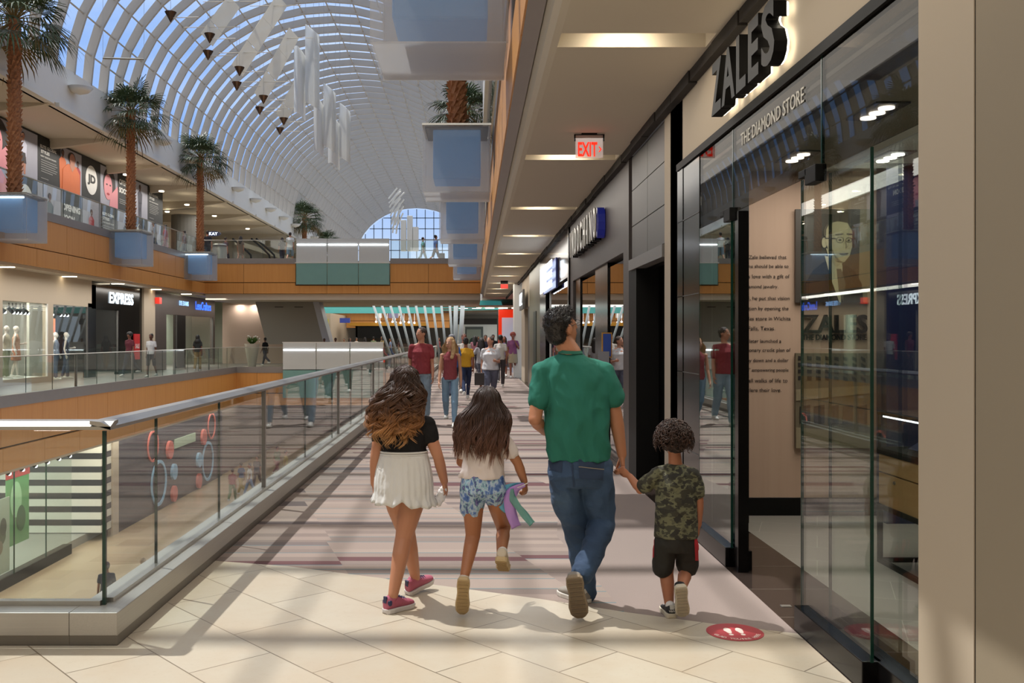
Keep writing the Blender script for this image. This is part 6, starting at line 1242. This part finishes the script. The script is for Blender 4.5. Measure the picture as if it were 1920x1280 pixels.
def passer(x, y, z, h, yaw, label, top, bottom, skin='#b07a5c', hair='#1c1410', hairk='short', kind='pants', sleeve=.55, ph=.35, arms=('down', 'down'), vox=.016, bulk=1.0, shoes='#d0ccc6', look=None, cat='person', name='person', group=None, base=None, female=False, cap=None, faceb=True, bottomc=None):
    s = h/1.75; Rm = Matrix.Rotation(yaw, 3, 'Z'); o = V((x, y, z)); J = {k: Rm @ V(v) + o for k, v in pose(h, ph, arms).items()}
    r = root(name, (x, y, z), label, cat, group); fd = Rm @ V((0, 1, 0)); sd_ = Rm @ V((1, 0, 0)); lk = Rm @ V(look) if look else fd
    f, rt, u = body(r, J, s, cm_('skin', skin), vox, (lk, UP, 1.0), th=(.076*s*bulk, .052*s, .050*s, .033*s), ar=(.036*s*bulk, .033*s, .025*s), tors=(.14*s*bulk, .10*s*bulk), nr=.05, bare=(kind == 'bare'))
    if faceb: facebits(r, J['head'], f, rt, u, s)
    tm, bm = cm_('shirt', top), cm_('trousers', bottom)
    m = MB(); hem = J['pelvis'] - UP*.02*s; b_ = bulk
    m.eloft([(hem - UP*.02*s, sd_*.170*s*b_, fd*.132*s*b_), (J['waist'], sd_*.145*s*b_, fd*.115*s*b_), (J['chest'], sd_*.158*s*b_, fd*.122*s*b_), (J['shL'].lerp(J['shR'], .5) - UP*.02*s, sd_*.15*s, fd*.09*s), (J['neck'] - UP*.01*s, sd_*.062*s, fd*.062*s)], 18)
    if sleeve:
        for n in 'LR': A, B = J['sh'+n], J['el'+n]; m.limb([J['neck'].lerp(A, .4) - UP*.03*s, A, A.lerp(B, .3), A.lerp(B, sleeve) if sleeve <= 1 else B] + ([J['wr'+n]] if sleeve > 1 else []), [.044*s, .045*s*b_, .049*s*b_, .053*s*b_] + ([.04*s] if sleeve > 1 else []))
    m.skin('shirt', tm, r, vox*.9, 2, wr=.006*s, ws=10)
    if kind in ('pants', 'shorts'):
        m = MB(); m.eloft([(J['waist'] - UP*.06*s, sd_*.125*s*b_, fd*.09*s*b_), (J['pelvis'], sd_*.150*s*b_, fd*.108*s*b_), (J['pelvis'] - UP*.07*s, sd_*.15*s*b_, fd*.10*s*b_)], 18)
        for n in 'LR': A, K, N_ = J['hi'+n], J['kn'+n], J['an'+n]; m.limb([A, A.lerp(K, .5), K] + ([K.lerp(N_, .95)] if kind == 'pants' else []), [.092*s*b_, .084*s*b_, (.066 if female else .072)*s] + ([(.044 if female else .058)*s] if kind == 'pants' else []))
        m.skin('trousers' if kind == 'pants' else 'shorts', bm, r, vox*.9, 2, wr=.006*s, ws=12)
    elif kind == 'skirt':
        MB().eloft([(J['waist'] - UP*.02*s, sd_*.142*s, fd*.11*s), (J['pelvis'], sd_*.165*s, fd*.125*s), (J['knL'].lerp(J['knR'], .5) + UP*.08*s, sd_*.19*s, fd*.16*s)], 20).skin('skirt', bm, r, vox*.9, 2, wr=.008*s, ws=12)
    if kind != 'bare':
        for n in 'LR': a = J['an'+n]; zt = max(z, a.z - .085*s); shoe(r, V((a.x, a.y, zt)) - fd*.06*s, V((a.x, a.y, zt)) + fd*.20*s, UP, .09*s, .08*s, cm_('shoe', shoes), cm_('sole', '#c9c5bd'))
    Mx = Matrix((rt, f, u)).transposed(); hc = cm_('hair', hair, .6)
    if hairk != 'none':
        m = MB(); m.ell(J['head'] + u*.034*s - f*.020*s, (.080*s, .092*s, .084*s), Mx, 16, 10); m.ell(J['head'] - u*.015*s - f*.048*s, (.070*s, .05*s, .065*s), Mx)
        if hairk == 'long':
            m.limb([J['head'] - f*.05*s, J['neck'] - f*.07*s, J['chest'] - f*.12*s + UP*.03*s], [.085*s, .095*s, .075*s])
            for q in (-1, 1): m.limb([J['head'] + rt*.07*s*q + u*.02*s, J['neck'] + rt*.085*s*q + f*.01*s, J['chest'] + rt*.09*s*q + f*.09*s*b_ + UP*.04*s], [.035*s, .045*s, .03*s])
        if hairk == 'bun': m.ell(J['head'] + u*.09*s - f*.07*s, .04*s)
        if hairk == 'afro': m.ell(J['head'] + u*.045*s - f*.02*s, (.115*s, .11*s, .10*s), Mx)
        if hairk == 'hijab': m.ell(J['head'] - f*.02*s, (.10*s, .11*s, .13*s), Mx); m.limb([J['head'] - u*.06*s, J['neck'] - UP*.05*s], [.10*s, .16*s])
        m.skin('hair', hc, r, vox*.8, 2, wr=.006*s, ws=40)
    if cap: m = MB(); m.ell(J['head'] + u*.045*s - f*.01*s, (.090*s, .10*s, .085*s), Mx, 16, 10); m.obox(J['head'] + u*.04*s + f*.12*s, rt*.06*s, f*.06*s, u*.006*s); m.skin('cap', cm_('cap', cap), r, vox*.8, 1)
    return r, J
# couple walking towards the camera
rm, Jm = passer(-.95, 17.1, 0, 1.80, PI, 'man in maroon T-shirt and pale jeans walking hand in hand', '#8a3a40', '#8fa3b4', '#b98a70', '#3a2a22', vox=.011, look=(.8, .75, 0), ph=.25, bulk=1.12)
rw, Jw = passer(-.42, 16.9, 0, 1.62, PI, 'long haired blonde woman in maroon top and light ripped jeans', '#8a4348', '#7f9cb4', '#c49a80', '#b9966a', 'long', sleeve=0, vox=.010, look=(.55, .9, 0), ph=-.30, female=True, bulk=.86)
m = MB(); hand(m, Jm['wrL'].lerp(Jw['wrR'], .5) + UP*.03, (0, 0, -1), (0, -1, 0), 1, 1.0, .8)
rr = random.Random(2); strands('hair_strands', m_hair('blonde_hair', [(0, '#c9a878'), (.5, '#a88458'), (1, '#8a6a48')], .45), rw, Jw['head'], V((0, -1, 0)), UP, .92, lambda z: .13, lambda z: -.01, 0, .46, 46, 9, .008, 16, .003, 100, 4, 14, .03)
passer(.38, 21.5, 0, 1.64, PI, 'stout man in white T-shirt and grey shorts looking sideways', '#d4d2d4', '#66687a', '#c09078', '#4a3a30', vox=.013, look=(.7, .8, 0), bulk=1.25, arms=('bent', 'down'), kind='shorts')
r = root('shopping_bag', (.12, 21.3, .55), 'small dark shopping bag carried by the stout man in white', 'bag'); bb = MB().box(.02, .24, 21.2, 21.32, .52, .80).obj('bag_body', P('dark_bag', '#3a3230', .6), r, bevel=.01); MB().tube([(.06, 21.26, .80), (.08, 21.26, .90), (.18, 21.26, .90), (.20, 21.26, .80)], .006, 6).obj('handle', M['blackm'], r)
passer(1.55, 37.2, 0, 1.80, PI, 'person in purple top and khaki skirt standing by the right wall', '#7d4a6e', '#9c8f76', '#8d5a48', '#8a3a2a', 'afro', kind='skirt', arms=('up', 'down'), ph=.1)
passer(1.25, 38.6, 0, 1.66, PI, 'person in lilac top half hidden behind the purple top person', '#8a7aa8', '#5a5560', '#8d5a48', '#241816', 'long', kind='shorts', ph=.1)
passer(-.20, 24.2, 0, 1.60, .1, 'woman in yellow T-shirt and dark jeans seen from behind', '#c9952a', '#2c3550', '#8a5a44', '#1c1412', 'bun', female=True)
passer(-.52, 22.5, 0, 1.68, .2, 'person in blue shirt with grey cap behind the blonde woman', '#2f5a9c', '#2c3040', '#a87860', '#3a322c', cap='#77777c', vox=.014)
passer(-.28, 27.5, 0, 1.72, PI, 'person in pale shirt between the cap wearer and yellow shirt', '#c9bfb4', '#55504c', '#a87060', '#5a3a2c')
passer(.22, 27.0, 0, 1.60, .4, 'woman in grey T-shirt with long dark hair and shorts', '#a9a5a8', '#55525a', '#7d5240', '#241a18', 'long', kind='shorts', female=True, arms=('out', 'down'))
passer(.85, 30, 0, 1.70, 0, 'person in white top directly behind the stout man', '#c4beb8', '#4a4548', '#8d6450', '#2a201c', arms=('down', 'down'))
for x, y, h, lb, c1, c2, hk in ((.5, 40, 1.72, 'small distant figure in dark top left of the red portal', '#2c2c3c', '#202028', 'short'), (.05, 44, 1.68, 'small distant figure in pink top far down the walkway', '#a8727c', '#44404c', 'long'), (.95, 46, 1.75, 'distant figure in black beside the dark column', '#1c1c22', '#1c1c20', 'short')):
    passer(x, y, 0, h, PI*(x > .2), lb, c1, c2, '#8d6450', '#1c1614', hk, vox=.022, faceb=False)
# opposite lower walkway
passer(-13.96, 38.3, 0, 1.82, PI*.9, 'person with curly hair in maroon top on the opposite walkway', '#5c2a34', '#2c3038', '#6d4636', '#171110', 'afro', vox=.018, faceb=False)
passer(-12.98, 38.0, 0, 1.76, PI*.95, 'person in white T-shirt and black shorts on the opposite walkway', '#c4c4c8', '#26262c', '#5a3a2e', '#171110', 'bun', kind='shorts', ph=.2, vox=.018, faceb=False)
passer(-13.15, 45, 0, 1.72, 0, 'person in dark top and khaki trousers facing the lit window', '#2f3030', '#8a7448', '#6d4636', '#141110', 'hijab', ph=.15, vox=.018, faceb=False)
# upper gallery and bridge
for px, Y_, h, lb, c1, c2, hk, k in ((281, 46, 1.7, 'person in dark top beside the second palm on the upper gallery', '#4a4040', '#3a3840', 'long', 'pants'), (305, 47, 1.72, 'person in floral grey top on the upper gallery', '#9a9498', '#5a6078', 'short', 'shorts'), (326, 48, 1.68, 'person in bright red top on the upper gallery', '#b03038', '#a8707c', 'short', 'shorts'), (361, 50, 1.6, 'person in brown top leaning left of the third palm', '#6a3a34', '#4a4448', 'short', 'pants')):
    passer(Xa(px, Y_) - .6, Y_ + .5, 5.72, h, PI/2, lb, c1, c2, '#8d6450', '#1c1614', hk, kind=k, vox=.022, faceb=False)
for px, Y_, h, lb, c1, c2, hk, k, yw in ((389, 54, 2.0, 'tall person in black right of the third palm trunk', '#26242c', '#2c3440', 'short', 'pants', .5), (423, 55, 1.72, 'person in dark top beside the steel litter bin', '#33303c', '#33303c', 'short', 'pants', -.5), (451, 54, 1.68, 'person with long hair in a taupe dress on the upper bridge', '#7a6658', '#7a6658', 'long', 'skirt', 0), (529, 54, 1.6, 'person in dark clothes by the escalator on the upper bridge', '#4a4440', '#33303c', 'long', 'pants', .3), (544, 53.5, 1.85, 'person in white T-shirt seen from behind on the upper bridge', '#d0d0d0', '#6a7c8c', 'short', 'shorts', 0), (793, 54, 1.62, 'person in teal top walking on the right of the upper bridge', '#6fa8a4', '#9cb0bc', 'short', 'pants', -1.2), (817, 54, 1.74, 'person in blue top and black shorts on the upper bridge right', '#5f78b0', '#26242c', 'bun', 'shorts', -1.0)):
    passer(Xa(px, Y_), Y_, 5.72, h, yw, lb, c1, c2, '#a87860', '#2a1c16', hk, kind=k, vox=.022, faceb=False)
r = root('shopping_bag', (Xa(828, 54), 54, 6.1), 'black bag carried by the person in blue on the upper bridge', 'bag'); MB().box(Xa(824, 54), Xa(834, 54), 53.9, 54.1, 6.0, 6.4).obj('bag_body', M['blackm'], r, bevel=.02)
# lower bridge, concourse crowd
for px, Y_, h, lb, c1 in ((497, 53, 1.6, 'dark silhouetted person left of the far white panel screen', '#1c1a1c'), (608, 53.5, 1.55, 'person with black hair showing above the white panel screen', '#2a2426'), (629, 52.5, 1.58, 'person in pale pink top showing above the white panel screen', '#c4a8a0')):
    passer(Xa(px, Y_), Y_, 0, h, PI if px > 500 else 1, lb, c1, '#33303c', '#6d4a3c', '#141010', 'short', vox=.022, faceb=False)
cr = ['#8a4a4c', '#3a4a6c', '#c4c0bc', '#2c2a30', '#6c7a5c', '#a8925c', '#7c8ca8', '#4c3a3c']; rr = random.Random(12)
side = ['left', 'right', 'middle']
for k, px in enumerate((645, 656, 668, 684, 700, 716, 732, 748, 822, 838, 862, 896)):
    Y_ = 62.5 + (k*5 % 7)*1.1 if px > 780 else 66 + (k*3 % 5)*.8
    passer(Xa(px, Y_) + .01, Y_, -.01 if px < 760 else 0, 1.55 + .03*(k % 6), rr.uniform(0, 6), 'distant shopper in the crowd of the far concourse', cr[k % 8], cr[(k+3) % 8], '#9a7058', '#1c1614', ('short', 'long')[k % 2], vox=.03, faceb=False, group='shoppers in the far concourse')
# ground floor people
passer(-9.72, 25.0, G, 1.78, .4, 'person in dark grey shirt on the ground floor beside the railing corner', '#3c3f4a', '#2a2a30', '#7d5a48', '#55504c', 'short', vox=.016, faceb=False)
passer(-9.0, 25.7, G, 1.72, .4, 'grey blond haired person on the ground floor behind the curb', '#a8a49c', '#4a4a50', '#b08a74', '#a08c74', 'short', vox=.016, faceb=False)
for k, (px, Y_) in enumerate(((436, 44), (452, 46), (468, 45.5), (482, 48), (520, 52), (536, 50))):
    passer(Xa(px, Y_), Y_, G, 1.6 + .03*k, k, 'small shopper on the ground floor seen through the near glass railing', cr[k], cr[(k+4) % 8], '#8d6450', '#1c1614', 'short', vox=.03, faceb=False, group='shoppers on the ground floor')
# display mannequins
for k, (px, c1, c2, lb, kd) in enumerate(((12, '#b8aa94', '#8a8c70', 'leftmost white mannequin in patterned top and green trousers', 'pants'), (30, '#b88f78', '#b5785c', 'white mannequin in a tan dress in the first display window', 'skirt'), (104, '#8a94a8', '#4a5a74', 'white mannequin half hidden at the left of the second window', 'pants'), (124, '#2f3b4c', '#33445c', 'white mannequin in navy top and jeans in the second window', 'pants'))):
    Y_ = 15.9*FOC/(VX - px)
    r_, _ = passer(-15.9, Y_, .2 if k < 2 else 0, 1.82, -PI/2 + .3*(k % 2), lb, c1, c2, '#d4d0c8', '#d4d0c8', 'none', kind=kd, sleeve=0, arms=('bent', 'down') if k % 2 else ('down', 'out'), ph=.1, vox=.02, cat='mannequin', name='mannequin', faceb=False, shoes='#d4d0c8')
    if k == 1: zbox('platform', M['white'], -16.4, -15.4, 30.8, 33.8, 0, .2, kind=S)
# flower tub seen beside the couple
